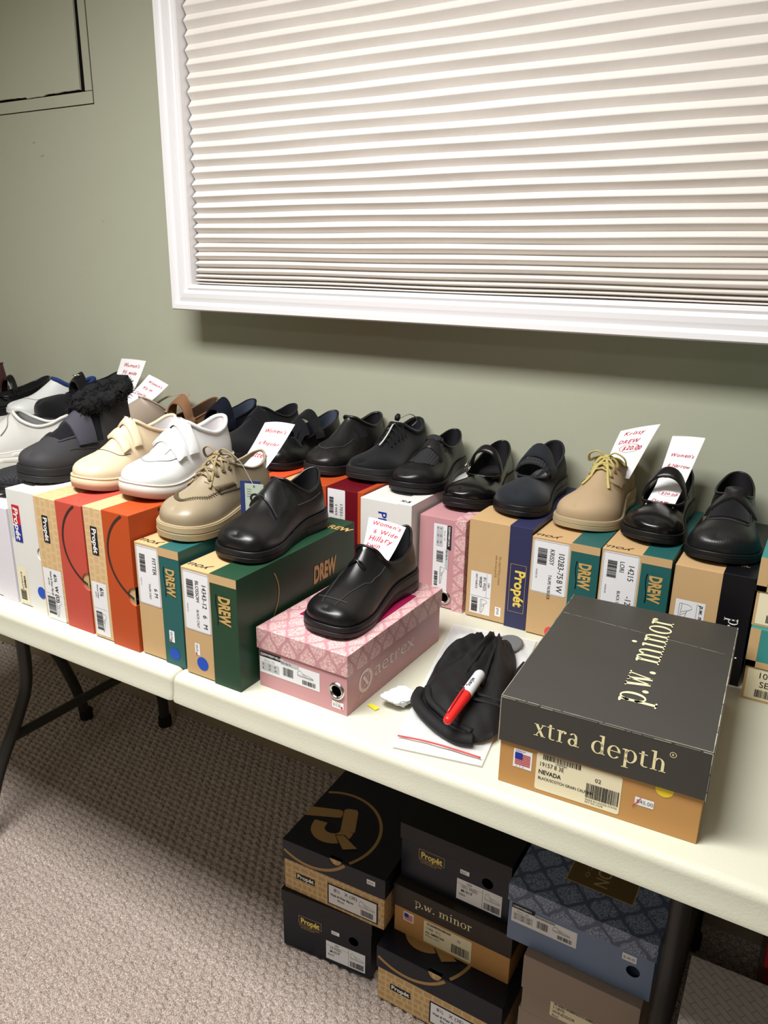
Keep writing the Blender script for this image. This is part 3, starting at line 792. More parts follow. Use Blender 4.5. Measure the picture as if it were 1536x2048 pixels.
def propet_kraft(label, x, y, W, D, H, s, lidm, bodym, size, line2, big=False):
    t, f = propet_ring(W, D, H, s, 'darkline', cu=W * .29, cs=.022, R=.078, wd=.0045)
    d = Decal(); d.rrect(.034, (H - s) * .30, .050, .016, .001, 'ink', 0)
    d.text('Propét', .037, (H - s) * .30 + .004, .0105, 'whiteprint', 1, w=.044, bold=.03)
    l = Decal(); lw, lh, lu = .098, (H - s) - .012, .133
    l.rect(lu, .004, lw, lh, 'labelpaper', 0)
    l.text(size, lu + .008, lh * .66, lh * (.26 if big else .18), 'ink', 1, bold=.02)
    l.text(line2, lu + .004, lh * .46, lh * .10, 'ink', 1, sx=.8, bold=.01)
    l.text('BONE', lu + .018, lh * .32, lh * .08, 'ink', 1)
    l.bars(lu + .054, .008, .034, lh * .42, seed=7); l.sketch(lu + .056, lh * .62, .034, lh * .32)
    l.line([(lu + .048, .006), (lu + .048, lh)], .0004, 'greyink', 1)
    return standing('shoe_box', label, x, y, W, D, H, bodym, lidm, s,
                    [('lid_print', 'lid', 'top', t), ('lid_print', 'lid', 'front', f), ('printed_name', 'body', 'front', d), ('size_label', 'body', 'front', l)],
                    holes=[('front', W * .58, H, .0155, 'lid')])
propet_kraft('kraft box with a coral red lid and ring line, under the beige shoe', -1.160, .786, .232, .31, .126, .066, 'red', 'maze', '6½  W (D)', 'Wash & Wear Slip-on')
propet_kraft('kraft box with a dark orange lid and ring line, under the white sneaker', -1.026, .781, .238, .31, .109, .062, 'orange', 'maze', '6½', 'Women Walker', True)

def you_script(x0, y0):
    d = Decal(); d.text('you.', x0, y0, .016, 'ink', 1, shear=.4, rot=PI, sx=1.2, bold=-.01); d.text('and', x0 + .012, y0 + .10, .014, 'ink', 1, shear=.4, rot=PI); return d
W, H, s = .199, .097, .043
pd = price(.138, H - s + .012, .020, .011, '$36.00', dot=True)
dt = Decal(); dt.disc(.178, H - .022, .0105, 'bluedot', 0)
standing('shoe_box', 'kraft shoe box with a teal lid and blue dot, under the taupe lace-up shoe', -.912, .782, W, .31, H, 'kraft', 'teal', s,
         drew_prints(W, .31, H, s, 'teal', '6 M', 'FITTER', '', 'TAUPE CALF') + [('price_sticker', 'lid', 'front', pd), ('round_sticker', 'lid', 'front', dt)],
         upper=[('script_print', 'body', you_script(.045, .020))])
W, H, s = .183, .111, .052
pd = price(.125, .020, .020, .010, '$36.00', dot=True)
dt = Decal(); dt.disc(.158, .034, .0115, 'bluedot', 0)
tp = Decal(); tp.text('DREW', .072, .262, .017, 'gold', 1, sx=.9, bold=.03, rot=PI / 2 if False else 0)
standing('shoe_box', 'kraft box with a dark green lid, under the front black strap shoe', -.806, .774, W, .315, H, 'kraft', 'green', s,
         drew_prints(W, .315, H, s, 'green', '6   M', '14343-12', 'BLOSSOM', 'BLACK CALF', lw=.098) + [('price_sticker', 'body', 'front', pd), ('round_sticker', 'body', 'front', dt)],
         upper=[('script_print', 'body', you_script(.045, .022)), ('lid_print', 'lid', tp)])

# ---- pink patterned box with the loafer on it
W, D, H, s = .166, .285, .098, .034
d = label_strip('E220WW06W HILLARY', .112, .036, .004, .024)
dr = Decal()
dr.ring(.050, .036, .013, .0185, 'pinkprint', 0)
dr.poly([(.041, .044), (.046, .046), (.059, .028), (.054, .026)], 'pinkprint', 1); dr.poly([(.064, .056), (.068, .060), (.036, .014), (.033, .012)], 'pinkprint', 1)
dr.text('aetrex', .074, .030, .026, 'pinkprint', 0, sx=1.05, bold=-.004, w=.120)
dm = Decal(); dm.rect(.026, .068, .122, .165, 'pinkprint', 0); dm.rect(.0275, .0695, .119, .162, 'magenta', 1)
gr = Decal(); gr.disc(.145, .034, .0001, 'chrome')
p = price(.138, .008, .020, .011, '$15.00', dot=True)
rz6 = math.atan2(-.002, .161)
r6, _ = shoebox('shoe_box', 'pink damask lidded shoe box lying flat, with the black loafer on top', (-.6885, .806, ZT), -.02, W, D, H, 'pink', 'damask_pink', s, False,
        [('size_label', 'body', 'front', d), ('printed_name', 'body', 'right', dr), ('lid_print', 'lid', 'top', dm), ('price_sticker', 'body', 'front', p)],
        holes=[('front', .146, .036, .0085, 'body')])
def grommet(root, x, y, z, r, axis='y'):
    V, F = [], []
    pr = [(r * .62, .001), (r * .66, -.002), (r * .8, -.0035), (r * .95, -.0025), (r * 1.02, .0)]
    n = 28
    for k in range(n):
        a = 2 * PI * k / n
        for rr, w in pr: V.append((x + rr * math.cos(a), y + w, z + rr * math.sin(a)))
    for k in range(n):
        for i in range(len(pr) - 1): F.append((k * len(pr) + i, k * len(pr) + i + 1, ((k + 1) % n) * len(pr) + i + 1, ((k + 1) % n) * len(pr) + i))
    o = obj('metal_eyelet', V, F, 'chrome', root, smooth=True); return o
grommet(r6, .146, .0022, .036, .0135)

# ---- back row, left to right (first the ones mostly hidden by shoes)
YB0 = 1.196
def plain(label, x, W, H, bm, lm, s=.045, y=None, D=.29, prints=(), grp=None, z=ZT, upper=None, holes=()):
    return standing('shoe_box', label, x, YB0 if y is None else y, W, D, H, bm, lm, s, prints, holes, z=z, upper=upper, group=grp)
plain('red-orange lidded box under the maroon lace-up shoe at far left', -2.272, .215, .125, 'redorange', 'redorange')
plain('white box in the back row under the glossy black shoe at far left', -2.142, .195, .10, 'white_card', 'white_card')
plain('white box in the back row under the white sneaker with navy collar', -2.034, .195, .115, 'white_card', 'white_card')
plain('white box half hidden behind the fur boot, in the back row', -1.911, .195, .115, 'white_card', 'white_card')
plain('white box in the back row under the grey slingback', -1.788, .19, .12, 'white_card', 'white_card')
plain('kraft box in the back row under the white slip-on shoe', -1.660, .185, .115, 'kraft', 'orange')
plain('kraft box in the back row under the grey slingback shoe', -1.537, .185, .105, 'kraft', 'teal')
plain('kraft box in the back row under the brown strap shoe', -1.424, .185, .112, 'kraft', 'teal')
plain('kraft box in the back row under the navy suede shoe', -1.304, .185, .110, 'kraft', 'navy')
plain('kraft box in the back row under the plain black suede shoe', -1.186, .198, .118, 'kraft', 'orange')
W, H, s = .198, .112, .062
t, f = propet_ring(W, .3, H, s, 'darkline', cu=.08, cs=.05, R=.098, wd=.0055)
up = Decal(); up.line([(.060, .0), (.064, .03), (.075, .07)], .005, 'darkline', 1)
plain('red-orange lidded box in the back row under the black sandal with the paper note', -1.058, W, H + .0, 'maze', 'redorange', s, y=1.205, prints=[('lid_print', 'lid', 'front', f)], upper=[('lid_print', 'lid', up)])
plain('kraft box with an orange lid in the back row under the black slip-on shoe', -.944, .198, .108, 'maze', 'orange', .08, y=1.205)
W, H, s = .200, .088, .013
d = Decal(); d.rrect(.003, .004, .085, .041, .002, 'labelpaper', 0); d.text('17031-15', .030, .033, .007, 'ink', 1, w=.040); d.text('E WIDE', .034, .022, .005, 'ink', 1); d.bars(.020, .008, .034, .010, seed=6)
up = Decal()
plain('dark maroon glossy box in the back row, left of the tall white box', -.834, W, H, 'maroon', 'orange', s, y=1.200, prints=[('size_label', 'body', 'front', d)])
W, H, s = .198, .112, .030
d = Decal(); d.text('PEDORS', .022, .040, .019, 'bluelogo', 1, bold=.01, sx=.95)
up = Decal(); up.text('X-5', .08, .012, .010, 'ink', 1, bold=.03)
plain('tall white box in the back row under the black mesh strap shoe', -.744, W, H, 'white_card', 'white_card', s, y=1.185, prints=[('printed_name', 'body', 'front', d)], upper=[('printed_name', 'lid', up)])
W, H, s = .180, .095, .022
d = label_strip('E220WW08W JULIA', .130, .036, .014, .030)
rj = plain('pink box standing in the back row, metal eyelet at its lower end', -.626, W, H, 'pink', 'damask_pink', s, y=1.205, prints=[('size_label', 'body', 'front', d)], holes=[('front', .157, .056, .0085, 'body')])
g = grommet(rj, .056, .0022, .023, .0135)
W, H, s = .192, .118, .041
d = label_propet('8½ W(D)', 'W0029', 'NAVY NUBUCK', .082, .040, .100, .008)
d3 = Decal(); d3.text('The original fitting company', .062, .060, .0045, 'tanring', 0, sx=.8); d3.text('with the feel good fit', .062, .053, .0045, 'tanring', 0, sx=.8)
d2 = Decal(); d2.text('Propét', .080, H - s * .62, .019, 'goldy', 1, w=.070, bold=.03)
d2.line([(.070, H - s * .85), (.160, H - s * .85), (.160, H - s * .15), (.070, H - s * .15), (.070, H - s * .85)], .0006, 'gold', 1)
d4 = price(.160, .058, .018, .011, '$79.00')
plain('kraft box with a navy blue lid, under the navy nubuck shoe', -.523, W, H, 'kraft', 'navy', s, y=1.200, prints=[('size_label', 'body', 'front', d), ('slogan_print', 'body', 'front', d3), ('printed_name', 'lid', 'front', d2), ('price_sticker', 'body', 'front', d4)])
W, H, s = .184, .117, .048
dt = Decal(); dt.disc(.172, .045, .0105, 'reddot', 0)
plain('kraft shoe box with a teal lid and red dot, under the tan lace-up shoe', -.403, W, H, 'kraft', 'teal', s, y=1.193,
      prints=drew_prints(W, .29, H, s, 'teal', '8 W', '10283-75', 'KRISSY', 'TAUPE NUBUCK', lw=.096) + [('round_sticker', 'body', 'front', dt)], upper=[('script_print', 'body', you_script(.045, .020))])
W, H, s = .187, .110, .046
plain('kraft box with a teal lid, under the shoe with the long note', -.284, W, H, 'kraft', 'teal', s, y=1.193,
      prints=drew_prints(W, .29, H, s, 'teal', '-12   8 N', '14215', 'LORI', 'BLACK CALF', lw=.104), upper=[('script_print', 'body', you_script(.045, .020))])
W, H, s = .182, .116, .046
d = Decal(); d.rect(.058, .008, .082, .044, 'labelpaper', 0); d.text('p.w. minor', .062, .044, .007, 'ink', 1, bold=.02, shear=.2)
d.line([(.060, .040), (.138, .040)], .0004, 'greyink', 1); d.sketch(.064, .014, .036, .020); d.line([(.104, .010), (.104, .040)], .0004, 'greyink', 1); d.text('TRIUMPH', .107, .024, .006, 'ink', 1); d.text('NARROW', .107, .014, .005, 'ink', 1)
d2 = Decal(); d2.glyphs('p.w. minor', .070, H - s * .62, .0135, 'whiteprint', 1, w=.100)
up = Decal(); up.glyphs('p.w. minor', H - .018, .040, .008, 'bronzeline', 1, w=.070, rot=PI / 2)
plain('kraft box with a black lid, under the rightmost black shoe', -.170, W, H, 'kraft', 'blackcard', s, y=1.196, prints=[('size_label', 'body', 'front', d), ('printed_name', 'lid', 'front', d2)], upper=[('lid_print', 'lid', up)])

# ---- two flat boxes at the right edge
def flat_drew(label, x, y, z, W, D, H, s, style, nm, green='teal2'):
    d = Decal(); d.rrect(.006, .004, .115, H - s - .006, .002, 'cream', 0)
    hh = H - s
    d.text(style, .020, hh * .70, hh * .18, 'ink', 1); d.text(nm, .024, hh * .44, hh * .18, 'ink', 1); d.bars(.020, hh * .14, .05, hh * .22, seed=12); d.text('8 M', .086, hh * .66, hh * .18, 'ink', 1)
    k = Decal(); k.rect(.0002, H - s + .0003, W - .0004, s * .16, 'kraft', 0)
    k.rrect(.0002, H - s + .0003, .014, s - .0005, .001, 'kraft', 0)
    return shoebox('shoe_box', label, (x, y, z), 0, W, D, H, 'kraft', green, s, False, [('size_label', 'body', 'front', d), ('lid_print', 'lid', 'front', k)])
flat_drew('teal lidded box flat on the table at the right edge, lower of two', -.049, 1.163, ZT, .20, .30, .118, .062, '10125', 'SEDONA')
flat_drew('teal lidded box flat on another at the right edge, upper of two', -.052, 1.170, ZT + .118, .20, .30, .108, .052, '14', 'LINDEN', 'teal2')

# ---- the big dark box at the front right
bl = Vector((-.288, .783, 0)); br = Vector((-.046, .795, 0))
W, D, H, s = .242, .345, .123, .062
kz = math.atan2(.012, .242)
d = Decal()
d.glyphs('xtra', .044, H - .041, .0165, 'creamprint', 0, w=.056)
d.glyphs('depth', .112, H - .041, .0165, 'creamprint', 0, w=.086)
d.ring(.2015, H - .0155, .0030, .0036, 'creamprint', 0); d.text('R', .2000, H - .0172, .0034, 'creamprint', 0)
def worn(dec, x0, y0, x1, y1, m, seed, w=.0007):
    rn_ = random.Random(seed); L_ = math.hypot(x1 - x0, y1 - y0); a = 0
    while a < L_:
        b_ = min(L_, a + rn_.uniform(.004, .03)); ww = w * rn_.uniform(.4, 1.5)
        dec.line([(x0 + (x1 - x0) * a / L_, y0 + (y1 - y0) * a / L_), (x0 + (x1 - x0) * b_ / L_, y0 + (y1 - y0) * b_ / L_)], ww, m, 0)
        a = b_ + (rn_.uniform(.0, .004) if rn_.random() < .6 else 0)
M['worn'] = mat('worn_card_edge', srgb(178, 172, 156), 0.8, 0.2)
wf = Decal(); worn(wf, .001, H - .0013, W - .001, H - .0013, 'worn', 1, .0009); worn(wf, .0012, H - s, .0012, H - .001, 'worn', 2); worn(wf, W - .0012, H - s, W - .0012, H - .001, 'worn', 3)
wt = Decal(); worn(wt, W - .0013, .001, W - .0013, D - .001, 'worn', 4, .0008); worn(wt, .0012, .001, .0012, D - .001, 'worn', 5, .0004); worn(wt, .001, .0010, W - .001, .0010, 'worn', 6, .0006); worn(wt, .004, D - .075, W - .01, D - .098, 'worn', 8, .0004)
t = Decal(); t.glyphs('p.w. minor', .157, .058, .0300, 'creamprint', 0, w=.262, rot=PI / 2)
fl = Decal(); fl.rect(.021, .028, .0235, .026, 'paper', 0)
for k in range(7): fl.rect(.023, .0325 + k * .0024, .0195, .0013, 'redlogo', 1)
fl.rect(.023, .0405, .0095, .0092, 'bluelogo', 2); fl.text('MADE IN', .0235, .0508, .0022, 'bluelogo', 1); fl.text('U.  S.  A.', .0245, .0292, .0022, 'bluelogo', 1)
lb = Decal(); lb.rrect(.050, .006, .102, .052, .003, 'cream', 0)
lb.text('19157', .0535, .0405, .0062, 'ink', 1, sx=.8); lb.text('8 3E', .072, .0405, .0062, 'ink', 1, sx=.8); lb.text('02', .121, .0405, .0055, 'ink', 1)
lb.text('NEVADA', .0535, .0295, .0060, 'ink', 1, sx=.85, bold=.02); lb.text('BLACK/SCOTCH GRAIN CALFSKIN', .0535, .0215, .0040, 'ink', 1, sx=.8, bold=.01)
lb.bars(.058, .0505, .046, .007, seed=11); lb.text('10049084', .073, .0475, .0026, 'ink', 1)
lb.bars(.112, .0165, .038, .0200, seed=15); lb.text('MADE IN UNITED STATES', .112, .0125, .0024, 'ink', 1); lb.text('PAT NO 21678', .112, .0090, .0024, 'ink', 1)
ys = Decal(); ys.disc(.198, .0585, .0100, 'yellowdot', 0)
ps = Decal(); ps.rect(.168, .028, .021, .0105, 'paper', 0); ps.text('$45.00', .1695, .0310, .0050, 'greyink', 1); ps.line([(.166, .024), (.1745, .0385)], .0011, 'redlogo', 2)
shoebox('shoe_box', 'big charcoal lidded brown kraft box at the front right of the table', (-.288, .783, ZT), kz, W, D, H, 'kraft2', 'charcoal', s, False,
        [('lid_print', 'lid', 'front', d), ('lid_print', 'lid', 'top', t), ('flag_sticker', 'body', 'front', fl), ('size_label', 'body', 'front', lb), ('round_sticker', 'body', 'front', ys), ('price_sticker', 'body', 'front', ps), ('worn_edge', 'lid', 'front', wf), ('worn_edge', 'lid', 'top', wt)], e=.003)

# ------------------------------------------------------------------ boxes stacked under the table
def propet_black(label, loc, rz, W, D, H, s, size, l3, holeu=.178, pu=.12):
    d = label_propet(size, 'M1019', l3, .088, .046, W - .103, .010)
    n = Decal(); n.text('Propét', .044, H * .52, .0135, 'goldy', 0, w=.044, bold=.03)
    n.line([(.040, H * .50), (.092, H * .50), (.092, H * .50 + .020), (.040, H * .50 + .020), (.040, H * .50)], .0007, 'gold', 0)
    n.text('The Original Slipper Company', .040, H * .46, .0035, 'gold', 0, sx=.8); n.text('with the feel good fit', .044, H * .425, .0035, 'gold', 0, sx=.8)
    p = price(W * .56, H * .54, .018, .009, '$36.95')
    return shoebox('shoe_box', label, loc, rz, W, D, H, 'darknavy', 'blackcard', s, False, [('size_label', 'body', 'front', d), ('printed_name', 'body', 'front', n), ('price_sticker', 'body', 'front', p)], holes=[('front', W * .80, H * .55, .0105, 'body')])
def propet_q(label, loc, rz, W, D, H, s, with_label=True):
    t, f = propet_ring(W, D, H, s, 'tanring', cu=.062, cs=.070, R=.113, wd=.0065, q=True, qm='tanring')
    d = Decal(); d.rrect(.030, (H - s) * .45, .044, .0150, .001, 'ink', 0); d.text('Propét', .0325, (H - s) * .45 + .004, .0095, 'whiteprint', 1, w=.039, bold=.03)
    l = Decal(); lu, lv, lw, lh = W * .46, .010, W * .46, (H - s) * .60
    l.rect(lu - .003, lv - .003, lw + .006, lh + .006, 'ink', 0); l.rect(lu, lv, lw, lh, 'labelpaper', 1)
    l.text('8½   X (3E)', lu + .012, lv + lh * .72, lh * .18, 'ink', 2); l.text('Wash & Wear Slip-on', lu + .004, lv + lh * .45, lh * .12, 'ink', 2, sx=.8, bold=.02); l.text('Black', lu + .02, lv + lh * .25, lh * .12, 'ink', 2)
    l.bars(lu + lw * .68, lv + lh * .08, lw * .26, lh * .30, seed=4, layer=2); l.sketch(lu + lw * .64, lv + lh * .5, lw * .32, lh * .34, layer=2)
    pr = [('lid_print', 'lid', 'top', t), ('lid_print', 'lid', 'front', f), ('printed_name', 'body', 'front', d), ('size_label', 'body', 'front', l)]
    if with_label: pr.append(('price_sticker', 'lid', 'front', price(W * .83, H - s * .50, .018, .011, '$78.00')))
    return shoebox('shoe_box', label, loc, rz, W, D, H, 'maze2', 'darknavy', s, False, pr, holes=[('front', .122, H, .0135, 'lid')])
propet_black('black shoe box on the carpet, lowest of the left stack under the table', (-.802, .985, .0), .10, .206, .32, .143, .030, '10 M(D)', 'BLACK')
propet_q('navy lidded box with a tan ring emblem, top of the left floor stack', (-.800, .992, .1435), .05, .232, .33, .120, .046)
propet_q('navy lidded box with a tan ring emblem, lowest of the middle floor stack', (-.572, .982, .0), .0, .255, .33, .128, .050, False)
# lid and body of the middle brown-black box
W, D, H, s = .240, .33, .112, .050
d = Decal(); d.glyphs('p.w. minor', .046, H - .031, .0125, 'creamprint', 0, w=.118)
fl = Decal(); fl.rect(.022, .034, .022, .021, 'paper', 0)
for k in range(6): fl.rect(.024, .037 + k * .0024, .018, .0013, 'redlogo', 1)
fl.rect(.024, .044, .009, .008, 'bluelogo', 2)
lb = Decal(); lb.rrect(.066, .006, .098, .050, .003, 'cream', 0); lb.text('11066  12 C', .070, .038, .0058, 'ink', 1, sx=.8); lb.text('ALL AMERICAN', .070, .028, .0055, 'ink', 1, sx=.75, bold=.02); lb.text('Medium Loafer', .070, .0215, .0035, 'ink', 1); lb.bars(.124, .012, .036, .020, seed=8); lb.bars(.072, .048, .05, .005, seed=2); lb.text('52', .135, .041, .005, 'ink', 1)
shoebox('shoe_box', 'brown-black lidded kraft box, second from the floor in the middle stack', (-.565, 1.030, .1285), .0, W, D, H, 'kraft2', 'brownblack', s, False, [('printed_name', 'lid', 'front', d), ('flag_sticker', 'body', 'front', fl), ('size_label', 'body', 'front', lb)])
propet_black('black shoe box, top of the middle stack under the table', (-.563, 1.047, .2410), .0, .222, .33, .128, .036, '10½ M(D)', 'TERRA')
# slate blue damask box
W, D, H, s = .243, .34, .116, .034
d = label_strip('L760WW08W11', .112, .038, .008, .040, 'Black Calf Slip Oxford')
t = Decal(); t.rect(.078, .058, .112, .170, 'bronzeline', 0); t.rect(.0795, .0595, .109, .167, 'bronze', 1)
t.text('BOSTON', .122, .182, .024, 'bronzeline', 2, rot=-PI / 2, w=.112); t.text('S P E N C O', .104, .170, .007, 'bronzeline', 2, rot=-PI / 2, w=.09)
p = price(.192, .062, .022, .013, '$140.95')
shoebox('shoe_box', 'slate blue damask lidded box, top of the right stack beside the table leg', (-.331, 1.004, .262), .0, W, D, H, 'blue', 'damask_blue', s, False,
        [('size_label', 'body', 'front', d), ('lid_print', 'lid', 'top', t), ('price_sticker', 'body', 'front', p)], holes=[('front', .211, .045, .0105, 'body')])
W, D, H, s = .192, .32, .120, .070
lb = Decal(); lb.rrect(.052, .018, .085, .040, .003, 'cream', 0); lb.bars(.058, .044, .072, .010, seed=3); lb.text('11870', .056, .036, .006, 'ink', 1); lb.text('WINDSOR', .056, .027, .006, 'ink', 1); lb.text('Black', .056, .020, .004, 'ink', 1)
shoebox('shoe_box', 'plain taupe lidded box in the right stack, under the slate blue one', (-.290, .988, .1415), .0, W, D, H, 'taupebox', 'taupebox', s, False, [('size_label', 'body', 'front', lb)])
shoebox('shoe_box', 'plain taupe box on the carpet, lowest of the right stack', (-.292, .992, 0.0), .0, .192, .32, .141, 'taupebox', 'taupebox', .05, False)
shoebox('shoe_box', 'plain grey box on the carpet beneath the silver grey crosshatched box', (-.033, .695, 0.0), .0, .31, .295, .262, 'taupebox', 'taupebox', .06, False)
shoebox('shoe_box', 'silver grey crosshatched box right of the table leg, under the table', (-.036, .692, .2625), .02, .30, .300, .138, 'crosshatch', 'crosshatch', .06, False)
shoebox('shoe_box', 'red box in the shadow under the table at the far right edge', (.060, 1.215, .0), .0, .20, .27, .252, 'maroon', 'redlogo', .03, False)
# ------------------------------------------------------------------ shoes
M['blk_leather'] = leather('black_leather', srgb(17, 16, 18), 0.30)
M['blk_soft'] = leather('soft_black_leather', srgb(23, 22, 23), 0.36, 0.5, 500)
M['blk_shiny'] = leather('polished_black_leather', srgb(13, 12, 14), 0.20, 0.15)
M['blk_suede'] = mat('black_suede', srgb(17, 17, 20), 0.95, 0.15, bump=0.5, bscale=1400, bdist=0.0006, sheen=0.15)
M['blk_fabric'] = mat('black_stretch_fabric', srgb(17, 17, 21), 0.9, 0.15, bump=0.6, bscale=1800, bdist=0.0005, sheen=0.1)
M['grey_nubuck'] = mat('dark_grey_nubuck', srgb(52, 51, 53), 0.72, 0.3, bump=0.4, bscale=900, bdist=0.0005)
M['grey_strap'] = mat('charcoal_stretch_strap', srgb(62, 60, 70), 0.7, 0.25, bump=0.4, bscale=1500, bdist=0.0004)
M['navy_nubuck'] = mat('navy_nubuck', srgb(30, 34, 40), 0.85, 0.2, bump=0.35, bscale=1200, bdist=0.0005, sheen=0.1)
M['navy_dark'] = mat('dark_navy_suede', srgb(18, 21, 32), 0.9, 0.15, bump=0.4, bscale=1200, bdist=0.0005)
M['blk_sole'] = mat('black_sole_rubber', srgb(21, 20, 22), 0.42, 0.4, bump=0.15, bscale=300)
M['dk_sole'] = mat('dark_grey_sole', srgb(36, 35, 36), 0.55, 0.35, bump=0.2, bscale=300)
M['beige_leather'] = leather('beige_leather', srgb(214, 196, 164), 0.48, 0.2)
M['beige_sole'] = mat('beige_sole', srgb(220, 200, 168), 0.6, 0.3)
M['tan_tread'] = mat('brown_tread', srgb(150, 104, 84), 0.7, 0.3)
M['wht_leather'] = leather('white_leather', srgb(212, 213, 211), 0.42, 0.2)
M['wht_sole'] = mat('white_sole', srgb(210, 207, 200), 0.5, 0.35)
M['grywht'] = leather('pale_grey_leather', srgb(196, 195, 190), 0.45, 0.2)
M['taupe_leather'] = leather('taupe_leather', srgb(148, 134, 110), 0.36, 0.2)
M['taupe_sole'] = mat('taupe_sole', srgb(166, 150, 118), 0.6, 0.3)
M['taupe_thread'] = mat('taupe_thread', srgb(92, 80, 60), 0.7, 0.2)
M['taupe_lace'] = mat('taupe_lace', srgb(146, 130, 98), 0.8, 0.2)
M['tan_nubuck'] = mat('tan_nubuck', srgb(172, 149, 118), 0.8, 0.2, bump=0.3, bscale=1200, bdist=0.0005, mottle=0.06)
M['tan_sole'] = mat('tan_sole', srgb(168, 152, 120), 0.6, 0.3)
M['yellow_lace'] = mat('yellow_lace', srgb(188, 174, 108), 0.8, 0.2)
M['sling_leather'] = leather('greige_leather', srgb(164, 148, 132), 0.45, 0.2)
M['brown_nubuck'] = mat('brown_nubuck', srgb(134, 98, 70), 0.8, 0.2, bump=0.3, bscale=1100, bdist=0.0005)
M['brown_lining'] = mat('brown_lining', srgb(88, 66, 52), 0.8, 0.2)
M['maroon_leather'] = leather('maroon_leather', srgb(70, 34, 38), 0.45, 0.3)
M['rust_lining'] = mat('rust_lining', srgb(182, 118, 76), 0.7, 0.2)
M['dark_lining'] = mat('dark_lining', srgb(38, 37, 40), 0.9, 0.15, bump=0.4, bscale=900)
M['grey_lining'] = mat('grey_lining', srgb(142, 140, 138), 0.85, 0.2)
M['pale_lining'] = mat('pale_lining', srgb(222, 218, 218), 0.85, 0.2, bump=0.4, bscale=900)
M['slate_lining'] = mat('slate_blue_lining', srgb(74, 82, 98), 0.8, 0.2)
M['navy_lining'] = mat('navy_lining', srgb(38, 58, 112), 0.8, 0.2)
M['dkstitch'] = mat('dark_stitching', srgb(58, 57, 60), 0.6, 0.3)
M['wht_stitch'] = mat('pale_stitching', srgb(150, 148, 144), 0.7, 0.3)
M['whtcord'] = mat('reflective_cord', srgb(206, 206, 198), 0.5, 0.4)
M['fur'] = mat('black_fur', srgb(15, 14, 16), 0.85, 0.25)
def ribbed():
    m = mat('ribbed_black_mesh', srgb(40, 40, 43), 0.7, 0.3); t = NT(m)
    tc = t.add('ShaderNodeTexCoord'); w = t.add('ShaderNodeTexWave'); w.bands_direction = 'Y'; w.inputs['Scale'].default_value = 60; w.inputs['Distortion'].default_value = 0.0
    t.link(tc.outputs['Object'], w.inputs['Vector'])
    w2 = t.add('ShaderNodeTexWave'); w2.bands_direction = 'X'; w2.inputs['Scale'].default_value = 70; t.link(tc.outputs['Object'], w2.inputs['Vector'])
    mu = t.add('ShaderNodeMath', op='MULTIPLY'); t.link(w.outputs['Fac'], mu.inputs[0]); t.link(w2.outputs['Fac'], mu.inputs[1])
    bp = t.add('ShaderNodeBump'); bp.inputs['Strength'].default_value = 1.0; bp.inputs['Distance'].default_value = 0.0015
    t.link(mu.outputs[0], bp.inputs['Height']); t.link(bp.outputs['Normal'], t.n['Principled BSDF'].inputs['Normal']); return m
M['ribmesh'] = ribbed()

COL = {   # half collar, throat to heel: (t, y as fraction of width, z)
    'closed': [(.50, 0, .094), (.475, .14, .092), (.39, .25, .079), (.26, .27, .067), (.13, .245, .069), (.045, .14, .079), (.010, 0, .083)],
    'sneaker': [(.47, 0, .104), (.445, .15, .101), (.36, .255, .084), (.24, .275, .073), (.12, .24, .078), (.04, .13, .089), (.008, 0, .092)],
    'mj': [(.645, 0, .050), (.635, .17, .049), (.575, .315, .046), (.44, .35, .047), (.29, .315, .054), (.14, .26, .067), (.045, .14, .078), (.012, 0, .081)],
    'mjhi': [(.625, 0, .054), (.61, .18, .053), (.55, .30, .052), (.43, .33, .058), (.29, .30, .064), (.14, .25, .073), (.045, .14, .084), (.012, 0, .087)],
    'loafer': [(.535, 0, .082), (.51, .15, .080), (.43, .27, .064), (.29, .30, .057), (.15, .26, .063), (.05, .14, .074), (.014, 0, .077)],
    'boot': [(.44, 0, .104), (.42, .17, .106), (.34, .27, .112), (.23, .29, .120), (.11, .23, .128), (.03, .12, .133), (.005, 0, .134)],
    'sling': [(.50, 0, .070), (.48, .20, .068), (.42, .33, .056), (.36, .38, .044), (.33, .37, .036), (.32, .2, .034), (.315, 0, .034)],
}
RIDGE = {'closed': [(.50, .094), (.60, .080), (.72, .063), (.84, .052), (.92, .043), (.962, .035)],
         'sneaker': [(.47, .104), (.58, .086), (.70, .068), (.82, .056), (.92, .046), (.962, .037)],
         'mj': [(.645, .050), (.72, .0515), (.82, .049), (.91, .043), (.962, .034)],
         'mjhi': [(.625, .054), (.70, .056), (.80, .053), (.91, .046), (.962, .036)],
         'loafer': [(.535, .082), (.62, .073), (.74, .058), (.85, .049), (.92, .042), (.962, .034)],
         'boot': [(.44, .104), (.50, .097), (.57, .087), (.68, .074), (.82, .058), (.92, .049), (.962, .040)],
         'sling': [(.50, .070), (.60, .064), (.72, .055), (.84, .048), (.92, .042), (.962, .034)]}
INSTEP = [(.30, .112), (.36, .105), (.42, .097), (.50, .087), (.60, .070), (.72, .056), (.85, .048)]

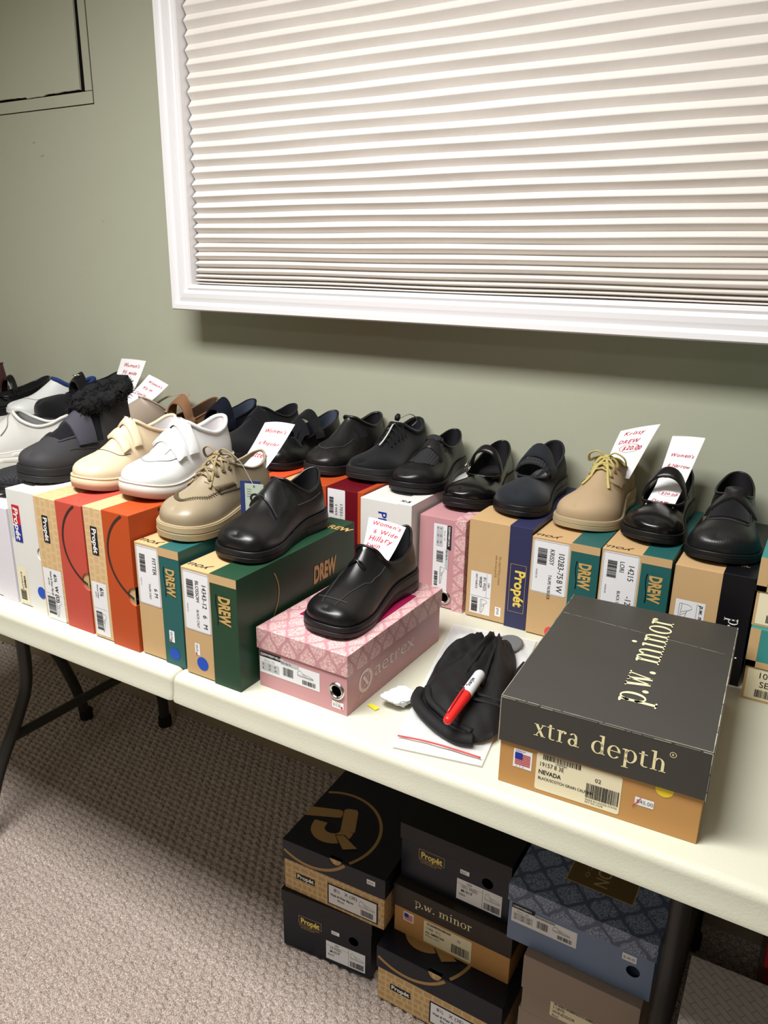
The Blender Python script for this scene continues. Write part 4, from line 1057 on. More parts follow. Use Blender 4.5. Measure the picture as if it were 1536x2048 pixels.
class Shoe:
    def __init__(s, label, loc, ang, kind='closed', L=.245, W=.096, side=1, toe=2.3, upper='blk_leather', lining='dark_lining', sole='blk_sole',
                 fore=.014, heel=.026, spring=.006, arch=0.0, zs=1.0, dz=0.0, flare=.0025, tread=None, lug=0, binding=None, taper=0.0, heelflare=0.0, bind_r=.0022, collar=None, ridge=None, category='shoe', lift=0.0, group=None, insole=None):
        s.L, s.W, s.side, s.toe = L, W, side, toe
        s.fore, s.heel, s.spring, s.arch = fore, heel, spring, arch
        s.lift = lift; s.kind = kind; s.zs = zs; s.dz = dz; s.taper = taper
        s.col = collar or COL[kind]; s.rid = ridge or RIDGE[kind]
        # loc = ground point under the toe tip; the shoe runs back from there.  ang = heading of the toe, 0 = towards -y
        s.root = thing(category.replace(' ', '_'), label, category, loc, ang - PI / 2, group)
        s.N = 30; s.Mr = 14
        s.th = s.col[0][0]
        s.upper(upper, lining, binding or upper, bind_r)
        s.make_sole(sole, flare, tread, lug, heelflare)
        s.make_insole(insole or lining)
    # local frame: x forward, toe tip at x=0, heel at x=-L ; y to the left
    def X(s, t): return (t - 1) * s.L
    def cy(s, t): return s.side * s.W * (.055 * math.sin(PI * max(0, min(1, (t - .25) / .75))) - .05 * max(0, (t - .8) / .2) ** 1.5)
    def hw(s, t):
        g = interp([(0, .64), (.15, .66), (.35, .655), (.55, .82), (.72, 1.0), (.85, .99 - s.taper), (1, .93 - s.taper)], t)
        a = (1 - (1 - min(t / .13, 1)) ** 2.2) ** (1 / 2.2)
        b = (1 - max((t - .76) / .24, 0) ** s.toe) ** (1 / s.toe)
        return s.W / 2 * g * max(a, 0) * max(b, 0)
    def sp(s, t): return s.spring * max(0, (t - .72) / .28) ** 2
    def ztop(s, t): return s.fore + (s.heel - s.fore) * (1 - sst((t - .22) / .42)) + s.sp(t)
    def outl(s, k): return 0.5 * (1 + math.cos(PI * k / s.N))
    def nrm(s, t, sg):
        e = .004; t0, t1 = max(0, t - e), min(1, t + e)
        dx = (t1 - t0) * s.L; dy = sg * (s.hw(t1) - s.hw(t0)) + s.cy(t1) - s.cy(t0)
        n = Vector((-dy, dx, 0)) * sg
        return n.normalized() if n.length > 1e-9 else Vector((1, 0, 0))
    def ringpts(s):
        """perimeter order: left half toe->heel, then right half heel->toe"""
        out = []
        for k in range(s.N + 1): out.append((s.outl(k), 1))
        for k in range(s.N - 1, 0, -1): out.append((s.outl(k), -1))
        return out
    def P(s, t, sg, off=0.0):
        if t > .9999: return Vector((off, s.cy(1), 0))
        if t < .0001: return Vector((s.X(0) - off, s.cy(0), 0))
        return Vector((s.X(t), s.cy(t) + sg * s.hw(t), 0)) + s.nrm(t, sg) * off
    def zz(s, z, t):
        base = (s.heel - .016) * (1 - sst((t - .3) / .4)) * .55
        return z * s.zs + s.dz + base + s.sp(t) * .6
    def T(s, t):
        """top point for outline position t (half), weight 0 = ridge, 1 = collar"""
        tp = s.th - .03
        if t >= tp:
            tt = s.th + (t - tp) / (1 - tp) * (.958 - s.th)
            return tt, 0.0, interp(s.rid, tt), 0.0
        a = (tp - t) / tp
        c = s.colp(a)
        return c[0], c[1], c[2], sst(a / .22)
    def colp(s, a):
        P = s.col; m = len(P); u = max(0, min(1, a)) * (m - 1); k = min(int(u), m - 2); f = u - k
        p0 = Vector(P[k - 1]) if k > 0 else Vector((P[1][0], -P[1][1], P[1][2])); p1 = Vector(P[k]); p2 = Vector(P[k + 1])
        p3 = Vector(P[k + 2]) if k + 2 < m else Vector((P[m - 2][0], -P[m - 2][1], P[m - 2][2]))
        return 0.5 * ((2 * p1) + (p2 - p0) * f + (2 * p0 - 5 * p1 + 4 * p2 - p3) * f * f + (3 * p1 - p0 - 3 * p2 + p3) * f ** 3)
    def column(s, t, sg, dome=False, inset=0.0):
        p = s.P(t, sg, -.0008); p.z = s.ztop(t) - .002
        tt, y, z, w = s.T(t)
        Tp = Vector((s.X(tt), s.cy(tt) + sg * y * s.W, s.zz(z, tt)))
        n = s.nrm(t, sg); h = Tp.z - p.z; hor = Vector((p.x - Tp.x, p.y - Tp.y, 0))
        toeblend = sst((t - .66) / .28)
        k1 = lerp(.42, .84, toeblend)
        bul = lerp(.003, .0035, toeblend)
        B1 = p + n * bul * (1 if t > .15 else .5) + Vector((0, 0, h * k1))
        Ra = Tp + hor * lerp(.36, .62, toeblend) + Vector((0, 0, -.0 * h))
        Rb = Tp - Vector((0, 0, h * .42)) + n * .002 + hor * .22
        B2 = Ra.lerp(Rb, w)
        out = []
        for j in range(s.Mr + 1):
            f = j / s.Mr
            q = p * (1 - f) ** 3 + B1 * 3 * f * (1 - f) ** 2 + B2 * 3 * f * f * (1 - f) + Tp * f ** 3
            if inset:
                nn = n.lerp(Vector((0, 0, 1)), (1 - w) * f * .8).normalized()
                q = q - nn * inset - (Vector((0, 0, 0)) if j < s.Mr else Vector((0, 0, .0006)))
            out.append(q)
        return out
    def grid(s, dome=False, inset=0.0):
        R = s.ringpts(); V = []; F = []; n = len(R); m = s.Mr + 1
        for t, sg in R: V += s.column(t, sg, dome, inset)
        for i in range(n):
            j = (i + 1) % n
            for k in range(s.Mr): F.append((i * m + k, j * m + k, j * m + k + 1, i * m + k + 1))
        return V, F
    def upper(s, um, lm, bm_, br):
        V, F = s.grid()
        s.up = obj('upper', V, F, um, s.root, smooth=True); recalc(s.up)
        for p in s.up.data.polygons: p.use_smooth = True
        V2, F2 = s.grid(inset=.0028)
        o = obj('lining', V2, F2, lm, s.root, smooth=True); recalc(o)
        for p in o.data.polygons: p.use_smooth = True
        s.bv = BVHTree.FromPolygons(V, [f for f in F])
        # padded binding round the opening
        pts = []
        for sg in (1, -1):
            a_ = [k / 40 for k in range(41)]
            if sg < 0: a_ = a_[::-1][1:-1]
            for a in a_:
                c = s.colp(a); pts.append(Vector((s.X(c[0]), s.cy(c[0]) + sg * c[1] * s.W, s.zz(c[2], c[0]) - br * .4)))
        V, F = tubeVF(pts, br, 8, closed=True)
        obj('binding', V, F, bm_, s.root, smooth=True)
    def make_sole(s, m, flare, tread, lug, hf):
        R = []; NN = 72 if lug else 48
        for k in range(NN + 1): R.append((0.5 * (1 + math.cos(PI * k / NN)), 1))
        for k in range(NN - 1, 0, -1): R.append((0.5 * (1 + math.cos(PI * k / NN)), -1))
        n = len(R)
        def layer(name, fr, mt, lugd=0):
            V = []; F = []
            for i, (t, sg) in enumerate(R):
                zb = s.sp(t) * 1.0
                if s.arch: zb += s.arch * math.exp(-((t - .40) / .085) ** 2)
                if s.tread_cut and t > .2: pass
                zt = s.ztop(t)
                for f, o in fr:
                    fl = flare * o + hf * (1 - f) * max(0, 1 - t / .3)
                    p = s.P(t, sg, fl); z = zb + (zt - zb) * f
                    if lugd and f == 0 and (i // 2) % 2: z += lugd
                    p.z = z; V.append(p)
            m_ = len(fr)
            for i in range(n):
                j = (i + 1) % n
                for k in range(m_ - 1): F.append((i * m_ + k, i * m_ + k + 1, j * m_ + k + 1, j * m_ + k))
            for k, flip in ((0, 0), (m_ - 1, 1)):
                # cap: strips between the two halves
                for i in range(NN):
                    a, b = i, i + 1; c, d = (n - i) % n, (n - i - 1) % n
                    q = [a * m_ + k, b * m_ + k, d * m_ + k, c * m_ + k]
                    q = list(dict.fromkeys(q))
                    if len(q) >= 3: F.append(tuple(q))
            o = obj(name, V, F, mt, s.root, smooth=True); recalc(o)
            for p in o.data.polygons: p.use_smooth = True
            md = o.modifiers.new('e', 'EDGE_SPLIT'); md.split_angle = 0.8
            return o
        s.tread_cut = False
        NW = 60; WP = []
        for k in range(2 * NW):
            t, sg = (0.5 * (1 + math.cos(PI * k / NW)), 1) if k <= NW else (0.5 * (1 + math.cos(PI * (2 * NW - k) / NW)), -1)
            p = s.P(t, sg, flare * .35 + .0006); p.z = s.ztop(t) - .0006; WP.append(p)
        V, F = tubeVF(WP, .0017, 6, closed=True); obj('welt', V, F, m, s.root, smooth=True)
        if tread:
            fr = s.fore_split if hasattr(s, 'fore_split') else .40
            layer('sole', [(fr, 1.0), (fr + .12, 1.25), (.75, 1.1), (.86, .7), (1, .35)], m)
            layer('outsole', [(0, .3), (.06, .9), (fr - .04, 1.15), (fr, 1.0)], tread, lug)
        else:
            layer('sole', [(0, .5), (.06, 1.1), (.46, 1.25), (.52, .8), (.56, 1.2), (.92, 1.1), (1, .2)], m, lug)
    def make_insole(s, m):
        V = []; F = []; K = 24
        for k in range(K + 1):
            t = lerp(.02, .90, k / K)
            for j in range(5):
                V.append(Vector((s.X(t), s.cy(t) + (j / 2 - 1) * max(0, s.hw(t) - .004), s.ztop(t) + .003 + .002 * abs(j / 2 - 1) ** 2)))
        for k in range(K):
            for j in range(4): F.append((k * 5 + j, k * 5 + j + 1, (k + 1) * 5 + j + 1, (k + 1) * 5 + j))
        obj('insole', V, F, m, s.root, smooth=True)
    # ---- wrapping things over the foot: phi in degrees, 0 = left side, 90 = top, 180 = right side
    def hit(s, t, phi, off=0.0, dome=True):
        o = Vector((s.X(t), s.cy(t), .036 + (s.heel - .016) * .3))
        if t > s.th: o.z = min(o.z, s.ztop(t) + .22 * (s.zz(interp(s.rid, t), t) - s.ztop(t)) + .5 * max(0, .72 - t) * .1)
        a = math.radians(phi); d = Vector((0, math.cos(a), math.sin(a)))
        h = s.bv.ray_cast(o, d, .3)
        best = h[3] if h[0] is not None else 0.0
        if not best or (dome and t < s.th - .01 and best < .02):
            # the foot that would fill the shoe: a rounded instep section
            A = s.hw(t) * .90; B = max(.02, s.zz(interp(INSTEP, t), t) - o.z + s.lift)
            n = 2.15
            best = max(best, (abs(d.y / A) ** n + abs(d.z / B) ** n) ** (-1 / n))
        return o + d * (best + off), d
    def patch(s, name, tf, p0, p1, m, off=.0012, th=.0022, nu=22, nv=5, dome=True, parent=None):
        """tf(u) -> (t_front, t_back) for u in 0..1 running from angle p0 to p1"""
        V = []; F = []
        for lay in (0, 1):
            for i in range(nu + 1):
                u = i / nu; tf_, tb_ = tf(u)
                ph = (p0(u) if callable(p0) else lerp(p0, p1, u))
                for j in range(nv + 1):
                    v = j / nv
                    p, d = s.hit(lerp(tf_, tb_, v), ph, 0, dome)
                    edge = min(v, 1 - v) * nv; e2 = min(u, 1 - u) * nu
                    rnd_ = .75 if (edge < .5 or e2 < .5) else 1.0
                    V.append(p + d * (off + th * rnd_ if lay else off - .002))
        m_ = nv + 1; K = (nu + 1) * m_
        for i in range(nu):
            for j in range(nv):
                a = i * m_ + j; F.append((K + a, K + a + 1, K + a + m_ + 1, K + a + m_)); F.append((a, a + m_, a + m_ + 1, a + 1))
        for i in range(nu):
            for j in (0, nv):
                a = i * m_ + j; F.append((a, K + a, K + a + m_, a + m_))
        for j in range(nv):
            for i in (0, nu):
                a = i * m_ + j; F.append((a, K + a, K + a + 1, a + 1))
        o = obj(name, V, F, m, parent or s.root, smooth=True); recalc(o)
        for p in o.data.polygons: p.use_smooth = True
        md = o.modifiers.new('e', 'EDGE_SPLIT'); md.split_angle = 0.9
        return o
    def strap(s, t, w, p0, p1, m, slant=0.0, th=.0025, off=.002, taper=.0, name='strap'):
        """band centred at t; slant moves it along the shoe with the angle"""
        def tf(u):
            c = t + slant * (u - .5); ww = w * (1 - taper * max(0, (u - .85) / .15) ** 2)
            return c + ww / 2, c - ww / 2
        return s.patch(name, tf, p0, p1, m, off, th)
    def seam(s, pts, m='dkstitch', r=.0010, off=.0005, n=40, name='seam', dome=False):
        P = catmull([(a, b, 0) for a, b in pts], n)
        Q = [s.hit(p.x, p.y, off, dome)[0] for p in P]
        V, F = tubeVF(Q, r, 6); return obj(name, V, F, m, s.root, smooth=True)
    def tube(s, name, pts, r, m, n=24, flat=1.0, parent=None, closed=False):
        P = catmull(pts, n) if n else [Vector(p) for p in pts]
        V, F = tubeVF(P, r, 8, flat=flat, closed=closed); return obj(name, V, F, m, parent or s.root, smooth=True)
    def eyelet(s, t, phi, m, r=.0034):
        p, d = s.hit(t, phi, .0034); a = Vector((1, 0, 0)); b = d.cross(a).normalized()
        V, F = tubeVF([p + (a * math.cos(2 * PI * k / 14) + b * math.sin(2 * PI * k / 14)) * r for k in range(14)], .0009, 6, closed=True)
        V2 = [p - d * .0006 + (a * math.cos(2 * PI * k / 14) + b * math.sin(2 * PI * k / 14)) * r * .8 for k in range(14)]
        n = len(V); V = V + V2; F = F + [tuple(range(n, n + 14))]
        o = obj('eyelet', V, F, [m, 'black_gap'], s.root, smooth=True); o.data.polygons[len(F) - 1].material_index = 1
        return p
    def laces(s, ts, spread, lm, em, r=.0020, flat=.55, cross=True, off=.005):
        """rows of eyelets from front to back with the lace crossing between them"""
        for i, t in enumerate(ts):
            L_ = s.eyelet(t, 90 - spread, em); R_ = s.eyelet(t, 90 + spread, em)
            pts = [s.hit(t, lerp(90 - spread, 90 + spread, k / 6), off if 0 < k < 6 else .0022)[0] for k in range(7)]
            if i == 0 or not cross: s.tube('lace', pts, r, lm, 18, flat)
            if cross and i < len(ts) - 1:
                for sg in (1, -1):
                    pts = [s.hit(lerp(t, ts[i + 1], k / 8), lerp(90 - sg * spread, 90 + sg * spread, k / 8), (off + (.001 if sg > 0 else .0028)) if 0 < k < 8 else .0022)[0] for k in range(9)]
                    s.tube('lace', pts, r, lm, 18, flat)
    def bow(s, t, lm, r=.0022, size=.035, drop=.03, flat=.6):
        c, d = s.hit(t, 90, .008)
        s.tube('lace_knot', [c + Vector((0, -.006, 0)), c + Vector((0, 0, .002)), c + Vector((0, .006, 0))], .0045, lm, 8)
        for sg in (1, -1):
            z = size
            s.tube('lace_loop', [c, c + Vector((.004, sg * z * .5, .012)), c + Vector((.0, sg * z * 1.05, .004)), c + Vector((-.008, sg * z * 1.1, -.010)), c + Vector((-.010, sg * z * .6, -.001)), c], r, lm, 26, flat)
            e1 = s.hit(min(t + .14, .8), 90 - sg * 22, .003)[0]; e2 = s.hit(min(t + .22, .85), 90 - sg * 40, .0025)[0]
            s.tube('lace_end', [c, c.lerp(e1, .5) + Vector((0, 0, .006)), e1, e1.lerp(e2, drop / .04)], r, lm, 20, flat)
    def stitches(s, pts, m, n=26, lw=.0045, r=.0009, slope=.4, off=.0003):
        P = catmull([(a, b, 0) for a, b in pts], n)
        parts = []
        Q = [s.hit(p.x, p.y, off, False) for p in P]
        for i in range(len(Q) - 1):
            p, d = Q[i]; tg = (Q[i + 1][0] - p).normalized(); pe = (tg.cross(d) + tg * slope).normalized() * lw
            parts.append(tubeVF([p - pe - d * .0004, p + d * r, p + pe - d * .0004], r, 5))
        V, F = merge(*parts); return obj('stitching', V, F, m, s.root, smooth=True)

def toe_at(px, py, z, back=0.0):
    p = onz(px, py, z); return (p.x, p.y, z)
R_ = math.radians
Z5 = ZT + .183; Z4 = ZT + .199; Z3 = ZT + .238; Z2 = ZT + .232; Z1 = ZT + .228; Z6 = ZT + .098
# angle helper: positive turns the toe towards +x (right in the photo)

# black strap shoe on the dark green box
s = Shoe('plain black leather shoe with one wide strap, on the dark green lidded box', (-.747, .825, Z5), R_(2), 'closed', L=.232, W=.100, toe=2.9, side=-1, upper='blk_leather', sole='blk_sole', fore=.017, heel=.030, spring=.004, zs=1.0, flare=.0035, heelflare=.004,
         collar=[(.46, 0, .098), (.44, .14, .096), (.37, .25, .080), (.26, .27, .066), (.13, .245, .072), (.045, .14, .086), (.008, 0, .091)], ridge=[(.46, .098), (.58, .082), (.70, .065), (.82, .054), (.92, .046), (.962, .038)])
s.strap(.545, .15, 30, 166, 'blk_leather', slant=-.10, th=.0042, off=.0014, taper=.3)
s.seam([(.665, 34), (.645, 60), (.622, 90), (.598, 120), (.572, 156)], 'dkstitch', .0006, .0056)
s.seam([(.27, 160), (.22, 150), (.20, 140)], 'dkstitch'); s.seam([(.40, 30), (.25, 32), (.12, 40)], 'dkstitch')

# taupe moc-toe lace-up on the teal box
s = Shoe('taupe leather lace-up shoe with whip-stitched toe, hang tags, on the teal lidded box', (-.862, .812, Z4), R_(-1), 'closed', L=.228, W=.100, toe=2.5, side=-1, upper='taupe_leather', lining='taupe_thread', sole='taupe_sole', fore=.024, heel=.036, spring=.004, dz=.009, flare=.0045, lug=.002, zs=1.0)
s.stitches([(.60, 148), (.74, 140), (.84, 118), (.868, 90), (.84, 62), (.74, 40), (.60, 32)], 'taupe_thread', 42)
s.seam([(.60, 146), (.74, 138), (.835, 116), (.862, 90), (.835, 64), (.74, 42), (.60, 34)], 'taupe_thread', .0008)
for sg in (1, -1):
    s.patch('lace_stay', lambda u: (.66 - .05 * u, .42), lambda u, sg=sg: 90 - sg * lerp(14, 62, u), None, 'taupe_leather', off=.001, th=.002, nu=10, nv=10)
    s.stitches([(.63, 90 - sg * 50), (.54, 90 - sg * 50), (.46, 90 - sg * 48)], 'taupe_thread', 16, lw=.006, off=.0036)
    s.seam([(.61, 90 - sg * 64), (.50, 90 - sg * 60), (.40, 90 - sg * 62), (.25, 90 - sg * 75)], 'taupe_thread', .0007, .0010)
s.laces([.63, .57, .51, .455], 22, 'taupe_lace', 'taupe_thread')
s.bow(.47, 'taupe_lace', size=.030)
tgt = s

# white strap sneaker on the orange box
s = Shoe('white leather walking shoe with two hook straps, on the dark orange lidded box', (-.972, .838, Z3), R_(2), 'sneaker', L=.240, W=.106, toe=2.3, side=-1, upper='wht_leather', lining='pale_lining', sole='wht_sole', fore=.024, heel=.040, spring=.010, arch=.012, flare=.004, tread='tan_tread', zs=1.02, bind_r=.004)
s.strap(.600, .080, 24, 146, 'wht_leather', slant=-.05, th=.004, off=.006, taper=.5)
s.strap(.480, .080, 24, 146, 'wht_leather', slant=-.05, th=.004, off=.006, taper=.5)
s.patch('tongue_flap', lambda u: (.70, .62), 62, 118, 'wht_leather', off=.0005, th=.002, nu=8)
s.seam([(.60, 28), (.72, 40), (.80, 62), (.82, 90), (.80, 118), (.72, 140), (.58, 150)], 'wht_stitch', .0011)
s.seam([(.40, 150), (.34, 162), (.30, 170), (.42, 172), (.52, 165), (.55, 152)], 'wht_stitch', .0011)
s.seam([(.30, 155), (.20, 152), (.10, 145)], 'wht_stitch', .0011)

# beige strap sneaker on the coral box
s = Shoe('beige leather shoe with two pointed hook straps, on the coral red lidded box', (-1.098, .838, Z2), R_(2), 'sneaker', L=.238, W=.098, toe=2.3, side=-1, upper='beige_leather', lining='pale_lining', sole='beige_sole', fore=.022, heel=.034, spring=.008, flare=.0035, tread='tan_tread', bind_r=.0035, zs=.98)
s.strap(.605, .065, 34, 126, 'beige_leather', slant=-.05, th=.004, off=.005, taper=.9)
s.strap(.495, .065, 34, 126, 'beige_leather', slant=-.05, th=.004, off=.005, taper=.9)
s.seam([(.60, 20), (.70, 40), (.735, 90), (.70, 140), (.60, 160)], 'taupe_thread', .0007)
s.seam([(.53, 132), (.60, 138), (.64, 128)], 'taupe_thread', .0006)

# ankle boot with fur collar on the white box
s = Shoe('dark grey ankle boot with wide strap and black fur collar, on the white box', (-1.236, .832, Z1), R_(0), 'boot', L=.240, W=.106, toe=2.5, side=-1, upper='grey_nubuck', lining='fur', sole='dk_sole', fore=.026, heel=.038, spring=.006, flare=.004, lug=.008, dz=.006, category='ankle boot')
s.strap(.50, .17, 20, 168, 'grey_strap', slant=-.04, th=.003, off=.003, taper=.0)
s.patch('gusset', lambda u: (.73 - .03 * abs(u - .5), .58), 52, 128, 'blk_fabric', off=.0005, th=.0012)
s.patch('shaft_panel', lambda u: (.60 - .10 * abs(2 * u - 1), .36), 24, 166, 'blk_fabric', off=-.0004, th=.0012)
for a in (48, 132): s.seam([(.74, a + (8 if a < 90 else -8)), (.64, a), (.56, a)], 'grey_strap', .0022)
s.seam([(.70, 20), (.60, 12), (.45, 6)], 'dkstitch'); s.seam([(.70, 160), (.60, 168), (.45, 174)], 'dkstitch')
rn = random.Random(11); fb = []
base = []
for sg in (1, -1):
    for k in range(80):
        a = k / 79; c = s.colp(a); base.append(Vector((s.X(c[0]), s.cy(c[0]) + sg * c[1] * s.W, s.zz(c[2], c[0]))))
# also a tuft along the tongue opening
cen = sum(base, Vector()) / len(base)
for k in range(5200):
    b = rn.choice(base)
    if rn.random() < .45: b = b.lerp(cen, rn.uniform(0, .8)) + Vector((0, 0, -.004))
    d = Vector((rn.gauss(0, 1), rn.gauss(0, 1), rn.gauss(.25, .9))).normalized()
    r0 = .016 * rn.random() ** .4
    p = b + d * r0 + Vector((0, 0, -.004)); q = p + d * rn.uniform(.004, .010) + Vector((rn.gauss(0, .002), rn.gauss(0, .002), rn.gauss(0, .002)))
    w = d.cross(Vector((rn.random(), rn.random(), rn.random()))).normalized() * .0009
    fb.append(([p + w, p - w, q], [(0, 1, 2)]))
fb.append(tubeVF([x.lerp(cen, .8) + Vector((0, 0, -.008)) for x in base[:80]], .013, 8)); fb.append(tubeVF([x.lerp(cen, .45) + Vector((0, 0, -.006)) for x in base[:80]], .014, 8)); fb.append(tubeVF([x.lerp(cen, .45) + Vector((0, 0, -.006)) for x in base[80:]], .014, 8))
bb = [x for x in base[:80]] + [x for x in base[80:][::-1]][1:-1]
fb.append(tubeVF([x + Vector((rn.gauss(0, .0012), rn.gauss(0, .0012), .003 * math.sin(i_ * .5) + rn.gauss(0, .0012))) for i_, x in enumerate(bb)], [.0135 + .0030 * math.sin(i_ * .43) + rn.uniform(-.001, .001) for i_ in range(len(bb))], 10, closed=True))
V, F = merge(*fb); fo_ = obj('fur_collar', V, F, 'fur', s.root); fo_['kind'] = 'stuff'

# black mesh shoe at the left edge
s = Shoe('black quilted mesh shoe at the left edge, on the pale box', (-1.336, .838, ZT + .1865), R_(2), 'mj', L=.24, W=.090, toe=2.4, side=1, upper='ribmesh', sole='blk_sole', fore=.016, heel=.026)
s.strap(.50, .09, 20, 160, 'blk_suede', th=.003)

# black loafer on the pink box
s = Shoe('black leather slip-on loafer with knotted trim, standing on the pink damask box', (-.588, .832, Z6), R_(-1), 'loafer', L=.250, W=.098, toe=3.0, side=-1, upper='blk_leather', lining='dark_lining', sole='blk_sole', fore=.016, heel=.034, spring=.006, flare=.0035, arch=.004,
         collar=[(.50, 0, .098), (.485, .19, .092), (.42, .29, .068), (.29, .30, .060), (.15, .26, .068), (.05, .14, .086), (.010, 0, .092)], ridge=[(.50, .098), (.60, .079), (.72, .060), (.83, .050), (.92, .045), (.962, .038)])
s.seam([(.44, 135), (.52, 146), (.60, 146), (.66, 132), (.76, 122), (.86, 120), (.93, 118)], 'dkstitch', .0008)
s.seam([(.44, 45), (.52, 34), (.60, 34), (.66, 48), (.76, 58), (.86, 60), (.93, 62)], 'dkstitch', .0008)
s.seam([(.865, 40), (.872, 65), (.874, 90), (.872, 115), (.865, 140)], 'dkstitch', .0008)
s.seam([(.30, 168), (.20, 160), (.10, 150)], 'dkstitch', .0008); s.seam([(.30, 174), (.45, 172), (.58, 176)], 'dkstitch', .0008)
for a, b in ((.008, -.004), (-.004, .008)):
    pts = [s.hit(.592 + a, 68, .0005)[0], s.hit(.592 + a * 1.3, 80, .002)[0], s.hit(.592 + (a + b) / 2, 90, .003)[0], s.hit(.592 + b * 1.3, 100, .002)[0], s.hit(.592 + b, 112, .0005)[0]]
    s.tube('knotted_cord', pts, .0018, 'blk_shiny', 20)
lof = s

# -- back row, right to left
ZB = lambda H: ZT + H
s = Shoe('rightmost black leather shoe with scalloped strap, on the black lidded box', (-.118, 1.222, ZT + .182), R_(1), 'mjhi', L=.250, W=.108, toe=2.3, side=1, upper='blk_soft', sole='blk_sole', fore=.014, heel=.028, spring=.006,
         collar=[(.52, 0, .082), (.50, .13, .080), (.42, .24, .072), (.30, .28, .066), (.15, .25, .072), (.05, .14, .084), (.012, 0, .087)], ridge=[(.52, .082), (.62, .072), (.72, .062), (.82, .054), (.91, .047), (.962, .037)])
s.strap(.53, .075, 16, 168, 'blk_soft', slant=.02, th=.003, off=.003)
s.patch('saddle_panel', lambda u: (.74 - .05 * abs(2 * u - 1) ** 2, .58), 40, 140, 'blk_fabric', off=.0004, th=.0016)
s.seam([(.55, 32), (.66, 34), (.745, 48), (.76, 90), (.745, 132), (.66, 146), (.55, 150)], 'dkstitch', .0010)
V, F = tubeVF([s.hit(.47, 28, .004)[0], s.hit(.47, 28, .0055)[0]], .008, 20); obj('logo_disc', V, F, 'grey_lining', s.root, smooth=False)
s = Shoe('black leather strap shoe on the second teal lidded box, long paper note inside', (-.223, 1.238, ZT + .1875), R_(0), 'mj', L=.245, W=.099, toe=2.2, side=-1, upper='blk_shiny', sole='blk_sole', fore=.016, heel=.028, spring=.007)
s.strap(.47, .075, 14, 166, 'blk_leather', th=.003, off=.0, slant=.03)
lori = s
s = Shoe('tan nubuck lace-up shoe with yellow laces and a price note in it', (-.350, 1.253, ZT + .1845), R_(-4), 'closed', L=.240, W=.106, toe=2.4, side=1, upper='tan_nubuck', lining='brown_lining', sole='tan_sole', fore=.017, heel=.032, spring=.004, flare=.0035, zs=1.08)
for sg in (1, -1):
    s.patch('lace_stay', lambda u: (.64 - .09 * u * u, .44), lambda u, sg=sg: 90 - sg * lerp(16, 62, u), None, 'tan_nubuck', off=.001, th=.002, nu=10, nv=10)
    s.seam([(.64, 90 - sg * 40), (.58, 90 - sg * 62), (.50, 90 - sg * 58), (.42, 90 - sg * 64)], 'brown_nubuck', .0007, .0030, dome=True)
s.laces([.60, .54, .48], 24, 'yellow_lace', 'brown_nubuck', r=.0022)
s.bow(.50, 'yellow_lace', r=.0026, size=.030)
tan_ = s
s = Shoe('navy nubuck strap shoe with open vamp, on the navy lidded box', (-.456, 1.238, ZT + .1925), R_(2), 'mjhi', L=.243, W=.099, toe=2.2, side=-1, upper='navy_nubuck', lining='dark_lining', sole='blk_sole', fore=.018, heel=.030, spring=.005, insole='grey_lining')
s.strap(.46, .105, 12, 168, 'navy_nubuck', th=.003, off=.0005)
s.strap(.545, .04, 22, 158, 'ribmesh', th=.0015, off=-.001)
s.patch('inner_strap', lambda u: (.62, .50), 40, 52, 'navy_nubuck', off=-.002, th=.002, nu=4)
s = Shoe('black leather strap shoe with narrow band and looped trim, on the pink box', (-.570, 1.252, ZT + .1805), R_(3), 'mj', L=.245, W=.096, toe=2.2, side=1, upper='blk_shiny', sole='blk_sole', fore=.018, heel=.030, spring=.008, arch=.004)
s.strap(.48, .055, 10, 170, 'blk_leather', th=.003, off=.001, slant=-.05)
for k in range(2):
    p, d = s.hit(.55 + .03 * k, 150, .002)
    s.tube('looped_trim', [p + Vector((.012 * math.cos(a * PI / 6), .003, .010 * math.sin(a * PI / 6))) for a in range(13)], .0009, 'chrome', 0)
s = Shoe('black shoe with ribbed mesh vamp and wide strap, on the tall white box', (-.680, 1.240, ZT + .1985), R_(2), 'loafer', L=.246, W=.096, toe=2.3, side=1, upper='blk_leather', sole='blk_sole', fore=.018, heel=.030, spring=.006, flare=.004,
         ridge=[(.535, .082), (.62, .070), (.74, .056), (.85, .048), (.92, .042), (.962, .034)])
s.patch('mesh_vamp', lambda u: (.80 - .05 * abs(2 * u - 1) ** 2, .60), 38, 142, 'ribmesh', off=.0006, th=.0010)
s.strap(.575, .085, 24, 152, 'blk_soft', th=.003, off=.002, slant=-.02)
s.strap(.515, .045, 40, 140, 'ribmesh', th=.002, off=.001)
s.seam([(.30, 168), (.18, 160), (.06, 150)], 'dkstitch', .0009); s.seam([(.30, 176), (.15, 172)], 'dkstitch', .0009)
s = Shoe('black suede walking shoe with grey bungee cord lacing, on the maroon box', (-.790, 1.260, ZT + .2005), R_(0), 'sneaker', L=.245, W=.100, toe=2.6, side=1, upper='blk_suede', sole='dk_sole', fore=.024, heel=.034, spring=.006, flare=.004, zs=.90, bind_r=.004)
for k in range(5):
    t = .66 - .05 * k
    s.tube('bungee_cord', [s.hit(t + .02, 52, .003)[0], s.hit(t + .005, 72, .006)[0], s.hit(t, 90, .007)[0], s.hit(t + .005, 108, .006)[0], s.hit(t + .02, 128, .003)[0]], .0014, 'blk_fabric', 18)
s.tube('centre_cord', [s.hit(t, 90, .0075)[0] for t in (.74, .68, .60, .52, .46)], .0016, 'whtcord', 24)
p = s.hit(.45, 90, .014)[0]
